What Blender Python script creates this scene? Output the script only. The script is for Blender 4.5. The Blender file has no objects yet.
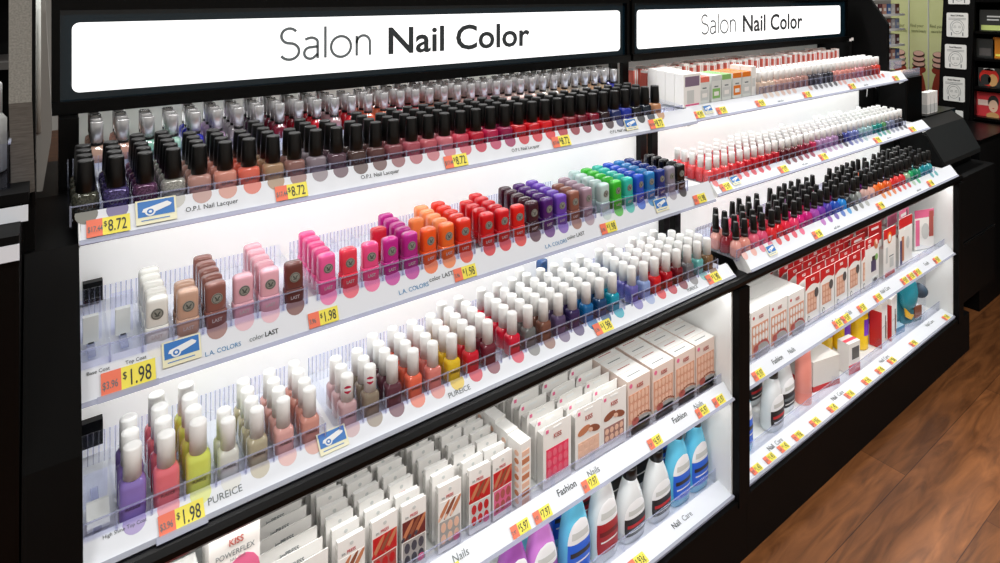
import bpy, bmesh, math, random
from mathutils import Vector, Matrix
R = random.Random(7)
PI = math.pi
CAMZ = 1.25                       # eye height; heights below are given relative to it
scene = bpy.context.scene
COL = scene.collection

# ------------------------------------------------------------------ materials
def lin(h):
    h = h.lstrip('#'); v = [int(h[i:i+2], 16)/255 for i in (0, 2, 4)]
    return tuple(((c/12.92) if c <= .04045 else ((c+.055)/1.055)**2.4) for c in v) + (1,)
MATS = {}
def mat(name, hexc, rough=.5, metal=0, coat=0, spec=.5, emit=0, trans=0):
    if name in MATS: return MATS[name]
    m = bpy.data.materials.new(name); m.use_nodes = True
    b = m.node_tree.nodes['Principled BSDF']
    b.inputs['Base Color'].default_value = lin(hexc)
    b.inputs['Roughness'].default_value = rough
    b.inputs['Metallic'].default_value = metal
    b.inputs['Specular IOR Level'].default_value = spec
    b.inputs['Coat Weight'].default_value = coat
    b.inputs['Coat Roughness'].default_value = .05
    b.inputs['Transmission Weight'].default_value = trans
    if emit:
        b.inputs['Emission Color'].default_value = lin(hexc)
        b.inputs['Emission Strength'].default_value = emit
    m.diffuse_color = lin(hexc)
    MATS[name] = m
    return m
def acrylic(name, tint, gloss, diff=0.0):
    if name in MATS: return MATS[name]
    m = bpy.data.materials.new(name); m.use_nodes = True
    nt = m.node_tree; nt.nodes.clear()
    out = nt.nodes.new('ShaderNodeOutputMaterial')
    t = nt.nodes.new('ShaderNodeBsdfTransparent'); t.inputs[0].default_value = lin(tint)
    g = nt.nodes.new('ShaderNodeBsdfGlossy'); g.inputs['Roughness'].default_value = .08
    fr = nt.nodes.new('ShaderNodeLayerWeight'); fr.inputs[0].default_value = .12
    mul = nt.nodes.new('ShaderNodeMath'); mul.operation = 'MULTIPLY'; mul.inputs[1].default_value = gloss
    mx = nt.nodes.new('ShaderNodeMixShader')
    nt.links.new(fr.outputs[1], mul.inputs[0]); nt.links.new(mul.outputs[0], mx.inputs[0])
    nt.links.new(t.outputs[0], mx.inputs[1]); nt.links.new(g.outputs[0], mx.inputs[2])
    last = mx
    if diff:
        d = nt.nodes.new('ShaderNodeBsdfDiffuse'); d.inputs[0].default_value = lin('#dfe4f2')
        m2 = nt.nodes.new('ShaderNodeMixShader'); m2.inputs[0].default_value = diff
        nt.links.new(mx.outputs[0], m2.inputs[1]); nt.links.new(d.outputs[0], m2.inputs[2]); last = m2
    nt.links.new(last.outputs[0], out.inputs[0])
    MATS[name] = m
    return m
def noisy(name, c1, c2, scale=(40, 40, 40), rough=.6, metal=0, ramp=(.35, .65), detail=6, voronoi=False, coat=0):
    if name in MATS: return MATS[name]
    m = mat(name, c1, rough, metal, coat)
    nt = m.node_tree; b = nt.nodes['Principled BSDF']
    tc = nt.nodes.new('ShaderNodeTexCoord'); mp = nt.nodes.new('ShaderNodeMapping'); mp.inputs['Scale'].default_value = scale
    nt.links.new(tc.outputs['Object'], mp.inputs[0])
    if voronoi:
        n = nt.nodes.new('ShaderNodeTexVoronoi'); n.inputs['Scale'].default_value = 1
        src = n.outputs['Color']
    else:
        n = nt.nodes.new('ShaderNodeTexNoise'); n.inputs['Scale'].default_value = 1; n.inputs['Detail'].default_value = detail
        src = n.outputs[0]
    nt.links.new(mp.outputs[0], n.inputs['Vector'])
    r = nt.nodes.new('ShaderNodeValToRGB')
    r.color_ramp.elements[0].position = ramp[0]; r.color_ramp.elements[0].color = lin(c1)
    r.color_ramp.elements[1].position = ramp[1]; r.color_ramp.elements[1].color = lin(c2)
    nt.links.new(src, r.inputs[0]); nt.links.new(r.outputs[0], b.inputs['Base Color'])
    return m
def polish(h): return mat('polish_'+h, h, .12, 0, .6)
def glitter(h1, h2): return noisy('glitter_'+h1+h2, h1, h2, (900, 900, 900), .15, .35, (.3, .8), voronoi=True, coat=.5)

BLACK = mat('black_laminate', '#060606', .30, spec=.16)
BLACKM = mat('black_matte', '#080808', .6, spec=.1)
CAPBLK = mat('cap_black', '#060606', .32)
WHITE = mat('white_panel', '#e9ebea', .5)
CAPWHT = mat('cap_white', '#f5f5f3', .35)
STRIP = mat('strip_paper', '#e2e6ec', .45)
GLOW = mat('backlit_panel', '#f2f2f0', .5, emit=.32)
SIGNLIT = mat('sign_light', '#ffffff', .4, emit=.80)
CHROME = mat('chrome_cap', '#dededf', .27, .62, spec=.8)
INK = mat('ink_dark', '#2c3234', .6)
INKG = mat('ink_grey', '#6b7375', .6)
ORANGE = mat('tag_orange', '#f0795c', .6)
YELLOW = mat('tag_yellow', '#f3e558', .6)
BLUESTK = mat('sticker_blue', '#2f74bd', .5)
REDINK = mat('ink_red', '#b8202c', .6)
CARD = mat('card_white', '#eceae6', .5)
CARDEDGE = mat('card_grey', '#cfcdc8', .5)
SKIN = mat('print_skin', '#c07a55', .5)
SKIN2 = mat('print_skin_dark', '#8c4f36', .5)
PRED = mat('print_red', '#c01a1c', .45)
PINK = mat('print_pink', '#e06a92', .45)
ACR = acrylic('clear_acrylic', '#fbfcff', .55)
ACRF = acrylic('clear_fence', '#f8f9ff', .6)
ACRE = acrylic('acrylic_edge', '#eef0fb', .8, .22)  # whitish diffuse share paints bright highlights onto the clear edges
EDGE = acrylic('strip_edge', '#c9cbe0', .9, .45)
TEAL = mat('sign_glass', '#0b1d26', .12, spec=.6)
MIRROR = mat('top_back_grey', '#b4b7b3', .35)

# ------------------------------------------------------------------ mesh builder
class MB:
    def __init__(s): s.v = []; s.f = []; s.m = []; s.mats = []; s.sm = []
    def mi(s, m):
        if m not in s.mats: s.mats.append(m)
        return s.mats.index(m)
    def add(s, vs, fs, m, smooth=False):
        o = len(s.v); s.v += [tuple(p) for p in vs]; k = s.mi(m)
        for f in fs: s.f.append([i+o for i in f]); s.m.append(k); s.sm.append(smooth)
        return s
    def box(s, x0, x1, y0, y1, z0, z1, m):
        v = [(x0,y0,z0),(x1,y0,z0),(x1,y1,z0),(x0,y1,z0),(x0,y0,z1),(x1,y0,z1),(x1,y1,z1),(x0,y1,z1)]
        return s.add(v, [(0,3,2,1),(4,5,6,7),(0,1,5,4),(1,2,6,5),(2,3,7,6),(3,0,4,7)], m)
    def prism_x(s, poly, x0, x1, m):      # poly of (y,z), extruded along X
        n = len(poly)
        v = [(x0,p[0],p[1]) for p in poly] + [(x1,p[0],p[1]) for p in poly]
        f = [tuple(range(n)), tuple(range(2*n-1, n-1, -1))] + [(i, i+n, (i+1) % n+n, (i+1) % n) for i in range(n)]
        return s.add(v, f, m)
    def prism_y(s, poly, y0, y1, m):      # poly of (x,z) facing -Y
        n = len(poly)
        v = [(p[0],y0,p[1]) for p in poly] + [(p[0],y1,p[1]) for p in poly]
        f = [tuple(range(n)), tuple(range(2*n-1, n-1, -1))] + [(i, i+n, (i+1) % n+n, (i+1) % n) for i in range(n)]
        return s.add(v, f, m)
    def lathe(s, prof, m, n=18, p=2.0, cx=0, cy=0, smooth=True, close=True):   # prof rows: (rx, ry, z); p: superellipse power
        v = []
        for rx, ry, z in prof:
            for i in range(n):
                a = 2*PI*(i+.5)/n; c, q = math.cos(a), math.sin(a)
                v.append((cx+rx*math.copysign(abs(c)**(2/p), c), cy+ry*math.copysign(abs(q)**(2/p), q), z))
        f = []
        for k in range(len(prof)-1):
            for i in range(n):
                j = (i+1) % n
                f.append((k*n+i, k*n+j, (k+1)*n+j, (k+1)*n+i))
        s.add(v, f, m, smooth)
        if close:
            o = len(s.v)-len(v)
            s.f.append([o+i for i in range(n-1, -1, -1)]); s.m.append(s.mi(m)); s.sm.append(False)
            t = o+(len(prof)-1)*n
            s.f.append([t+i for i in range(n)]); s.m.append(s.mi(m)); s.sm.append(False)
        return s
    def disc(s, cx, cz, rx, rz, y, m, n=16, rot=0, th=.0003):   # printed oval facing -Y
        cr, sr = math.cos(rot), math.sin(rot)
        P = []
        for i in range(n):
            a = 2*PI*i/n; x, z = rx*math.cos(a), rz*math.sin(a)
            P.append((cx+x*cr-z*sr, cz+x*sr+z*cr))
        return s.prism_y(P, y, y+th, m)
    def mesh(s, name):
        me = bpy.data.meshes.new(name); me.from_pydata(s.v, [], s.f)
        for m in s.mats: me.materials.append(m)
        me.polygons.foreach_set('material_index', s.m); me.polygons.foreach_set('use_smooth', s.sm)
        me.update()
        return me
    def obj(s, name, parent=None, loc=(0,0,0)):
        return link(name, s.mesh(name), parent, loc)
def link(name, me, parent=None, loc=(0,0,0)):
    o = bpy.data.objects.new(name, me); COL.objects.link(o); o.location = loc
    if parent: o.parent = parent
    return o
def tag(o, label, cat, group=None, kind=None):
    if label: o['label'] = label
    if cat: o['category'] = cat
    if group: o['group'] = group
    if kind: o['kind'] = kind
    return o
def thing(name, label, cat, loc=(0,0,0), rz=0, group=None):
    o = bpy.data.objects.new(name, None); COL.objects.link(o); o.empty_display_size = .02
    o.location = loc; o.rotation_euler = (0,0,rz)
    return tag(o, label, cat, group)
def structure(o): o['kind'] = 'structure'; return o
def W(x, y, z): return (x, y, CAMZ+z)
def over(o, m, slot=0):
    o.material_slots[slot].link = 'OBJECT'; o.material_slots[slot].material = m
    return o
TXT = {}
def text_mesh(s, size, m, bold=0.0, xs=1.0, align='LEFT', ext=.0001):
    key = (s, size, m.name, bold, xs, align)
    if key in TXT: return TXT[key]
    cu = bpy.data.curves.new('lettering', 'FONT'); cu.body = s; cu.size = size; cu.align_x = align; cu.offset = bold*size; cu.extrude = ext
    cu.resolution_u = 3
    o = bpy.data.objects.new('lettering', cu); COL.objects.link(o)
    bpy.context.view_layer.update()
    dg = bpy.context.evaluated_depsgraph_get()
    me = bpy.data.meshes.new_from_object(o.evaluated_get(dg)); me.name = 'lettering'
    bpy.data.objects.remove(o)
    for v in me.vertices: v.co.x *= xs
    me.materials.clear(); me.materials.append(m)
    TXT[key] = me
    return me
def flat_text(parent, s, size, m, at, bold=0, xs=1.0, align='LEFT', frame=None, name='lettering'):
    """text facing -Y at AT (local to parent); FRAME: (ux, up, normal) for sloping strips"""
    o = link(name, text_mesh(s, size, m, bold, xs, align), parent)
    if frame: ux, up, nn = frame
    else: ux, up, nn = Vector((1,0,0)), Vector((0,0,1)), Vector((0,-1,0))
    M = Matrix((ux, up, nn)).transposed().to_4x4(); M.translation = Vector(at)
    o.matrix_local = M
    return o
def stroke_word(x, y, z, em, w, m, xs=1):
    """the word Salon in thin strokes: x start, baseline z, cap height em"""
    def arc(cx, cz, rx, rz, a0, a1, n=14): return [(cx+rx*math.cos(math.radians(a0+(a1-a0)*i/n)), cz+rz*math.sin(math.radians(a0+(a1-a0)*i/n))) for i in range(n+1)]
    S = arc(.26,.76,.20,.235,35,255,14)+arc(.26,.265,.235,.26,75,-150,16)
    a = [[(.09,.62)]+arc(.24,.52,.17,.155,125,0)+[(.41,0)], arc(.23,.17,.165,.18,75,300)+[(.41,.14)]]
    a[1] = [(.41,.385),(.28,.37)]+arc(.22,.18,.155,.185,100,300)+[(.41,.14)]
    l = [[(.08,0),(.08,1.03)]]
    o_ = [arc(.31,.34,.27,.345,0,360,26)]
    n = [[(.08,0),(.08,.68)], [(.08,.42)]+arc(.27,.44,.185,.24,165,0)+[(.455,0)]]
    mb = MB(); cur = 0
    for paths, adv in (([S],.56),(a,.53),(l,.19),(o_,.66),(n,.6)):
        for p in paths:
            q = [Vector((x+(cur+px)*em*xs, z+pz*em)) for px, pz in p]
            L_, R_ = [], []
            for i, c in enumerate(q):
                d = (q[min(i+1,len(q)-1)]-q[max(i-1,0)]); d.normalize(); nn = Vector((-d.y, d.x))*w/2
                L_.append(c+nn); R_.append(c-nn)
            v = [(c.x,y,c.y) for c in L_]+[(c.x,y,c.y) for c in R_]; k = len(q)
            mb.add(v, [(i+k,i+1+k,i+1,i) for i in range(k-1)], m)
        cur += adv
    return mb
ONES = ['','first','second','third','fourth','fifth','sixth','seventh','eighth','ninth','tenth','eleventh','twelfth','thirteenth','fourteenth','fifteenth','sixteenth','seventeenth','eighteenth','nineteenth']
def nth(n):
    if n < 20: return ONES[n]
    t, u = divmod(n, 10); T = {2:'twent',3:'thirt',4:'fort'}[t]
    return T+'ieth' if u == 0 else T+'y-'+ONES[u]
def hexname(h):
    """everyday colour word of a hex colour"""
    import colorsys
    v = [int(h.lstrip('#')[i:i+2], 16)/255 for i in (0,2,4)]
    H, L, S = colorsys.rgb_to_hls(*v); H *= 360
    if L < .10: return 'black'
    if S < .13: return 'white' if L > .85 else 'pale-grey' if L > .68 else 'grey' if L > .35 else 'charcoal'
    if H < 14 or H >= 345: n = 'red'
    elif H < 40: n = 'orange'
    elif H < 66: n = 'yellow'
    elif H < 160: n = 'green'
    elif H < 195: n = 'teal'
    elif H < 245: n = 'blue'
    elif H < 290: n = 'purple'
    else: n = 'pink'
    if n == 'red' and L > .55: n = 'pink'
    if n == 'orange' and S < .5: n = 'beige' if L > .55 else 'brown'
    if n == 'red' and S < .4: n = 'mauve'
    return ('pale-' if L > .72 else 'dark-' if L < .25 else '')+n

# ------------------------------------------------------------------ camera
cam = bpy.data.cameras.new('camera'); co = bpy.data.objects.new('camera', cam); COL.objects.link(co)
co.location = (0, 0, CAMZ); co.rotation_euler = (PI/2, 0, -math.atan2(.589, .808))
cam.sensor_width = 36; cam.lens = 22.32; cam.shift_y = -.2875; cam.clip_start = .05
scene.camera = co

# ------------------------------------------------------------------ room
fm = mat('floor_wood', '#7a4a28', .42, spec=.25)
nt = fm.node_tree; b = nt.nodes['Principled BSDF']
tc = nt.nodes.new('ShaderNodeTexCoord')
bk = nt.nodes.new('ShaderNodeTexBrick'); bk.inputs['Scale'].default_value = 1; bk.inputs['Brick Width'].default_value = 1.2; bk.inputs['Row Height'].default_value = .17
bk.inputs['Mortar Size'].default_value = .001; bk.inputs['Color1'].default_value = lin('#83532f'); bk.inputs['Color2'].default_value = lin('#5f3a1e'); bk.inputs['Mortar'].default_value = lin('#4a2a16')
nt.links.new(tc.outputs['Object'], bk.inputs['Vector'])
mp = nt.nodes.new('ShaderNodeMapping'); mp.inputs['Scale'].default_value = (3.2, 22, 22); nt.links.new(tc.outputs['Object'], mp.inputs[0])
ns = nt.nodes.new('ShaderNodeTexNoise'); ns.inputs['Scale'].default_value = 1.3; ns.inputs['Detail'].default_value = 8; ns.inputs['Distortion'].default_value = 1.6
nt.links.new(mp.outputs[0], ns.inputs['Vector'])
rp = nt.nodes.new('ShaderNodeValToRGB'); rp.color_ramp.elements[0].position = .32; rp.color_ramp.elements[0].color = (.5,.46,.42,1); rp.color_ramp.elements[1].position = .68; rp.color_ramp.elements[1].color = (1.15,1.12,1.08,1)
nt.links.new(ns.outputs[0], rp.inputs[0])
mx = nt.nodes.new('ShaderNodeMix'); mx.data_type = 'RGBA'; mx.blend_type = 'MULTIPLY'; mx.inputs[0].default_value = 1
nt.links.new(bk.outputs[0], mx.inputs[6]); nt.links.new(rp.outputs[0], mx.inputs[7]); nt.links.new(mx.outputs[2], b.inputs['Base Color'])
structure(MB().box(-4, 9, -4, 7, -.05, 0, fm).obj('floor'))
CEIL = mat('ceiling_tile', '#d8d8d4', .8); WALL = mat('wall_paint', '#b9b9b4', .8)
structure(MB().box(-4, 9, -4, 7, 3.4, 3.45, CEIL).obj('ceiling'))
structure(MB().box(-4, 9, 7, 7.05, 0, 3.4, WALL).obj('wall_back'))
structure(MB().box(9, 9.05, -4, 7, 0, 3.4, WALL).obj('wall_right'))
structure(MB().box(-4.05, -4, -4, 7, 0, 3.4, WALL).obj('wall_left'))
structure(MB().box(-4, 9, -4.05, -4, 0, 3.4, WALL).obj('wall_front'))
def area(name, loc, rot, sx, sy, power, color=(1,1,1)):
    l = bpy.data.lights.new(name, 'AREA'); l.shape = 'RECTANGLE'; l.size = sx; l.size_y = sy; l.energy = power; l.color = color
    o = bpy.data.objects.new(name, l); COL.objects.link(o); o.location = loc; o.rotation_euler = rot
    return o
for i, x in enumerate((-1.6, .4, 2.4, 4.4)):
    for j, y in enumerate((-1.2, 1.6)):
        area('ceiling_tube_light', (x, y, 3.36), (0,0,0), 1.3, .25, 50, (1,1,.99))
wd = bpy.data.worlds.new('world'); scene.world = wd; wd.use_nodes = True
wd.node_tree.nodes['Background'].inputs[0].default_value = (.9,.95,1,1); wd.node_tree.nodes['Background'].inputs[1].default_value = .12

# ------------------------------------------------------------------ the two display cabinets
UX = [(.03, 1.215), (1.255, 2.50)]
BAYS = ['nearer', 'farther']
def panel_y(z): return 1.146+.485*(z+.2015)
for k, (x0, x1) in enumerate(UX):
    t = thing('display_cabinet', f'black retail cabinet with backlit white back, {BAYS[k]} of the two bays', 'cabinet', (x0, .79, 0), 0, 'nail colour cabinets')
    L = lambda mb, n: mb.obj(n, t, (-x0, -.79, CAMZ))
    # backlit sloping panel, from under the top shelf to the counter
    xp = x1-.002 if k == 0 else 2.375
    L(MB().box(x0+.005, xp, 1.05, 1.07, -.440, -.271, GLOW).box(x0+.005, xp, .98, 1.0, -.624, -.441, GLOW), 'backlit_panel')
    if k == 1: L(MB().box(xp+.0002, x1-.006, 1.045, 1.07, -.440, -.271, BLACKM).box(xp+.0002, x1-.006, .975, 1.0, -.624, -.441, BLACKM), 'filler_panel')
    L(MB().box(x0, x1+(.02 if k == 0 else .0), 1.145, 1.28, -.27, -.262, BLACKM), 'top_deck')
    L(MB().box(x0, x1+(.02 if k == 0 else .0), 1.262, 1.28, -.262, -.02, MIRROR), 'top_back')
    # counter with a rounded black front bar
    bar = [(.795,-.622),(.787,-.624),(.782,-.630),(.782,-.637),(.787,-.643),(.80,-.645),(1.15,-.645),(1.15,-.627),(.83,-.622)]
    L(MB().prism_x(bar, x0-.03 if k == 0 else 1.2555, x1+.04, BLACK), 'counter_bar')
    # lower case: back, side walls, deck
    L(MB().box(x0, x1, 1.085, 1.10, -1.12, -.645, WHITE), 'case_back')
    L(MB().box(x0, x0+.004, .80, 1.085, -1.12, -.645, WHITE), 'side_wall')
    L(MB().box(x1-.004, x1, .80, 1.085, -1.12, -.645, WHITE), 'side_wall')
    L(MB().box(x0, x1, .81, 1.085, -1.125, -1.103, WHITE), 'case_floor')
    xa, xb = (x0-.03, 1.255) if k == 0 else (1.2555, x1+.12)
    L(MB().box(xa, xb, .79, 1.2, -1.25, -1.118, BLACKM).box(xa, min(xb, x1+.04), .786, .80, -1.118, -1.108, BLACKM), 'plinth')
    # side upright that follows the stepped slope
    prof = [(.782,-1.12),(.782,-.63),(.80,-.60),(1.09,-.262),(1.28,-.262),(1.28,-1.12)]
    if k == 0:
        L(MB().prism_x([(.782,-1.25),(.782,-.63),(.81,-.50),(.90,-.30),(1.06,-.28),(1.28,-.28),(1.28,-1.25)], -.022, .03, BLACK), 'end_panel')
        L(MB().box(.012, .036, 1.075, 1.13, -.63, -.178, BLACK), 'corner_post')
        L(MB().box(.039, .0625, 1.038, 1.0495, -.432, -.404, BLACK), 'bracket')
        L(MB().box(.035, .0585, .968, .9795, -.592, -.559, BLACK), 'bracket')
    L(MB().box(x1+.0002, x1+(.0396 if k == 0 else .042), .783, 1.10, -1.12, -.646, BLACKM), 'partition')
    for dx in ((-.030, .012) if k == 0 else (-.02,)):
        xx = x1+dx
        L(MB().box(xx, xx+.022, 1.132, 1.144, -.262, -.178, BLACK).box(xx, xx+.022, 1.034, 1.0495, -.440, -.264, BLACK).box(xx, xx+.022, .964, .9795, -.624, -.441, BLACK), 'upright')
    if k == 1:
        # tall side wing beside the sign
        L(MB().prism_x([(1.14,.08),(1.09,.02),(1.0035,-.111),(1.0035,-.30),(.944,-.305),(.944,-.48),(.88,-.50),(.81,-.6195),(1.28,-.6195),(1.28,.08)], x1-.004, x1+.012, BLACKM), 'side_wing')

# end cabinet beyond the farther bay
t = thing('end_cabinet', 'low black end cabinet with sloping lid beyond the farther bay', 'cabinet', (2.7, .8, 0))
E = lambda mb, n: mb.obj(n, t, (-2.7, -.8, CAMZ))
E(MB().box(2.543, 2.92, .80, 1.25, -.872, -.645, BLACKM), 'body')
E(MB().box(2.543, 2.92, .80, 1.25, -1.085, -.882, BLACKM).box(2.56, 2.90, .83, 1.2, -.883, -.871, BLACKM), 'door')
E(MB().box(2.545, 2.915, .796, .80, -.8815, -.874, mat('steel_trim', '#8d9497', .25, 1)), 'steel_trim')
E(MB().box(2.63, 2.92, 1.0, 1.2, -1.25, -1.085, BLACKM), 'plinth')
LID = mat('lid_black', '#171a1a', .45)
E(MB().prism_x([(.836,-.605),(.836,-.589),(.891,-.484),(.93,-.46),(.93,-.605)], 2.515, 2.89, LID), 'sloping_lid')
E(MB().box(2.515, 2.90, .87, 1.2, -.645, -.605, BLACKM), 'riser')
E(MB().box(2.515, 2.64, .944, 1.25, -.47, -.305, BLACK), 'tower')
E(MB().box(2.64, 2.93, .93, 1.25, -.475, -.455, BLACK), 'upper_shelf')

# ------------------------------------------------------------------ lit header signs
for k, (x0, x1) in enumerate(((.004, 1.226), (1.236, 2.423))):
    t = thing('header_sign', f'long lit sign reading Salon Nail Color over the {BAYS[k]} bay', 'sign', W(x0, 1.12, -.1765), 0, 'lit header signs')
    L = lambda mb, n: mb.obj(n, t, (-x0, -1.12, .1765))
    Wd = x1-x0
    hs = MB()
    hs.box(x0, x1, 1.121, 1.17, -.1765, -.008, BLACKM)
    hs.box(x0, x1, 1.108, 1.121, -.024, -.008, BLACK).box(x0, x1, 1.104, 1.121, -.1765, -.158, BLACK)
    hs.box(x0, x0+.010, 1.108, 1.121, -.158, -.024, BLACK).box(x1-.010, x1, 1.108, 1.121, -.158, -.024, BLACK)
    L(hs, 'housing')
    L(MB().box(x0+.010, x1-.010, 1.1155, 1.121, -.158, -.024, TEAL), 'glass_panel')
    a0, a1, b0, b1, r = (.0285, 1.1965, -.1465, -.0425, .010) if k == 0 else (1.262, 2.373, -.1465, -.0425, .010)
    P = []
    for cx, cz, st in ((a1-r, b0+r, -PI/2), (a1-r, b1-r, 0), (a0+r, b1-r, PI/2), (a0+r, b0+r, PI)):
        for q in range(6): P.append((cx+r*math.cos(st+q*PI/10), cz+r*math.sin(st+q*PI/10)))
    lp = L(MB().prism_y(P, 1.114, 1.1155, SIGNLIT), 'light_panel')
    tx = .329 if k == 0 else 1.535
    # thin lettering drawn as strokes, bold lettering beside it
    stroke_word(tx, 1.1132, -.1172, .0560, .0050, INKG, 1.285).obj('lettering', lp)
    flat_text(lp, 'Nail Color', .0735, INK, (tx+.207, 1.1135, -.1172), .018, 1.12)

# ------------------------------------------------------------------ sloping price strips and shelves
class Strip:
    def __init__(s, x0, x1, top, bot):
        s.x0, s.x1, s.t, s.b = x0, x1, Vector((0, top[0], top[1])), Vector((0, bot[0], bot[1]))
        s.h = (s.t-s.b).length; s.up = (s.t-s.b).normalized(); s.n = Vector((1,0,0)).cross(s.up)
    def M(s, x, h, out=.0):               # frame on the strip: X along, Z up the slope, -Y outwards
        p = s.b+s.up*h+s.n*out+Vector((x,0,CAMZ))
        m = Matrix((Vector((1,0,0)), -s.n, s.up)).transposed().to_4x4(); m.translation = p
        return m
def shelf(name, label, strip, y_back, z_deck, swatches=(), rad=.012, drop=.004, texts=(), ends=True):
    s = strip
    t = thing(name, label, 'shelf', (0,0,0)); t.matrix_world = s.M(s.x0, 0)
    inv = s.M(s.x0, 0).inverted()
    def put(mb, n):
        me = mb.mesh(n); me.transform(inv @ Matrix.Translation((0,0,CAMZ))); return link(n, me, t)
    put(MB().box(s.x0, s.x1, s.t.y-.004, y_back, z_deck-.004, z_deck, WHITE), 'deck')
    st = MB(); Lx = s.x1-s.x0
    st.box(0, Lx, 0, .0012, 0, s.h, STRIP)
    for (x, m) in swatches:
        P = []
        for i in range(18):
            a = 2*PI*i/18; P.append((x-s.x0+rad*math.cos(a), min(s.h, s.h-drop+rad*math.sin(a))))
        st.prism_y(P, -.0003, .0002, m)
    link('label_strip', st.mesh('label_strip'), t)
    link('strip_edge', MB().box(-.002, Lx+.002, -.0015, .006, -.0055, 0, EDGE).mesh('strip_edge'), t)
    if ends:
        for xx in (-.0025, Lx+.0005): link('end_bracket', MB().box(xx, xx+.002, 0, .03, -.004, s.h*.9, WHITE).mesh('end_bracket'), t)
    for (x, h, txt, size, m, bold) in texts:
        flat_text(t, txt, size, m, (x-s.x0, -.0006, h), bold, 1.0, 'CENTER')
    return t
def price_tag(s, x, old, new, label, k=1.0, h=.001, tilt=0, holder=False):
    t = thing('price_tag', label, 'price tag'); t.matrix_world = s.M(x, h, .0022) @ Matrix.Rotation(tilt, 4, 'Y')
    w1, w2, H = .0165*k, .0290*k, .0205*k
    po = link('old_price_panel', MB().box(-(w1+w2)/2, -(w1+w2)/2+w1, 0, .0005, 0, H, ORANGE).mesh('old_price_panel'), t)
    pn = link('new_price_panel', MB().box(-(w1+w2)/2+w1, (w1+w2)/2, 0, .0005, 0, H, YELLOW).mesh('new_price_panel'), t)
    flat_text(po, old, .0092*k, INKG, (-(w1+w2)/2+.001*k, -.0004, .006*k), .01, .62)
    a = flat_text(pn, '$', .009*k, INK, (-(w1+w2)/2+w1+.001*k, -.0004, .010*k), .0, .8)
    a.name = 'lettering'
    flat_text(pn, new, .0195*k, INK, (-(w1+w2)/2+w1+.0055*k, -.0004, .0035*k), .004, .60 if len(new) > 3 else .75)
    if holder: link('holder', MB().box(-.026*k, .025*k, -.0006, .0012, -.005, .002, EDGE).mesh('holder'), t)
    return t
def camera_sticker(s, x, label, k=1.0, h=None):
    t = thing('camera_sticker', label, 'sticker'); H = .026*k; Wd = .040*k
    t.matrix_world = s.M(x, s.h*.22 if h is None else h, .0025)
    link('backing', MB().box(-Wd/2, Wd/2, 0, .0005, 0, H, mat('sticker_paper', '#e9e6c4', .5)).mesh('backing'), t)
    link('blue_field', MB().box(-Wd/2+.002*k, Wd/2-.002*k, -.0003, 0, H*.30, H-.0015*k, BLUESTK).mesh('blue_field'), t)
    m = MB(); P = [(-.014,.0135),(-.0125,.0165),(.011,.0215),(.0155,.0185),(.014,.0165),(-.006,.0105)]
    m.prism_y([(px*k, pz*k) for px, pz in P], -.0006, -.0003, WHITE)
    m.disc(-.006*k, .0128*k, .0052*k, .0046*k, -.0008, WHITE).disc(-.006*k, .0128*k, .0034*k, .0030*k, -.0010, BLUESTK).disc(-.006*k, .0128*k, .0016*k, .0014*k, -.0012, WHITE)
    link('camera_picture', m.mesh('camera_picture'), t)
    link('caption', MB().box(-.015*k, .013*k, -.0003, 0, .0035*k, .0045*k, BLUESTK).mesh('caption'), t)
    return t

# ------------------------------------------------------------------ bottles
def copy_tree(root, loc, rz=0):
    r = root.copy(); COL.objects.link(r); r.location = loc; r.rotation_euler = (0,0,rz)
    for ch in root.children:
        c = ch.copy(); c.parent = r; COL.objects.link(c)
    return r
PROTO = {}
def proto_black():       # squat rounded bottle, tall tapered cap
    b = MB().lathe([(.0115,.0095,0),(.0140,.0115,.0012),(.0147,.0120,.016),(.0147,.0120,.026),(.0136,.0112,.0315),(.0100,.0095,.0338),(.0070,.0070,.0352),(.0062,.0062,.040)], polish('#a08080'), 18, 2.9)
    c = MB().lathe([(.0102,.0102,.0352),(.0106,.0106,.036),(.0102,.0102,.050),(.0090,.0090,.0718),(.0086,.0086,.0732),(.0074,.0074,.0735)], CAPBLK, 18)
    c.lathe([(.0072,.0072,.0736),(.0045,.0045,.0731)], mat('cap_black_top', '#151515', .4), 14)
    return b, c
def proto_chrome():
    b = MB().lathe([(.0095,.0085,0),(.0118,.0105,.001),(.0122,.011,.025),(.0112,.010,.031),(.006,.006,.0345),(.006,.006,.037)], polish('#a08080'), 16, 2.8)
    c = MB().lathe([(.0078,.0078,.0352),(.0078,.0078,.0395)], mat('collar_black', '#141416', .3), 18)
    c.lathe([(.0080,.0080,.0395),(.0080,.0080,.0685),(.0076,.0076,.0692),(.0060,.0060,.0688)], CHROME, 18, 2.5)
    return b, c
def proto_match():       # flat block bottle under a cap of its own colour
    b = MB().lathe([(.0115,.0078,0),(.0132,.0090,.0008),(.0134,.0092,.018),(.0128,.0088,.0205),(.0122,.0082,.021)], polish('#a08080'), 24, 5)
    c = MB().lathe([(.0122,.0082,.0214),(.0125,.0085,.0222),(.0123,.0083,.050),(.0119,.0079,.0535),(.0100,.0066,.0555),(.006,.0040,.0566),(.002,.0015,.0569)], mat('capcol', '#a05050', .22, coat=.4), 24, 4.2)
    return b, c
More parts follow.
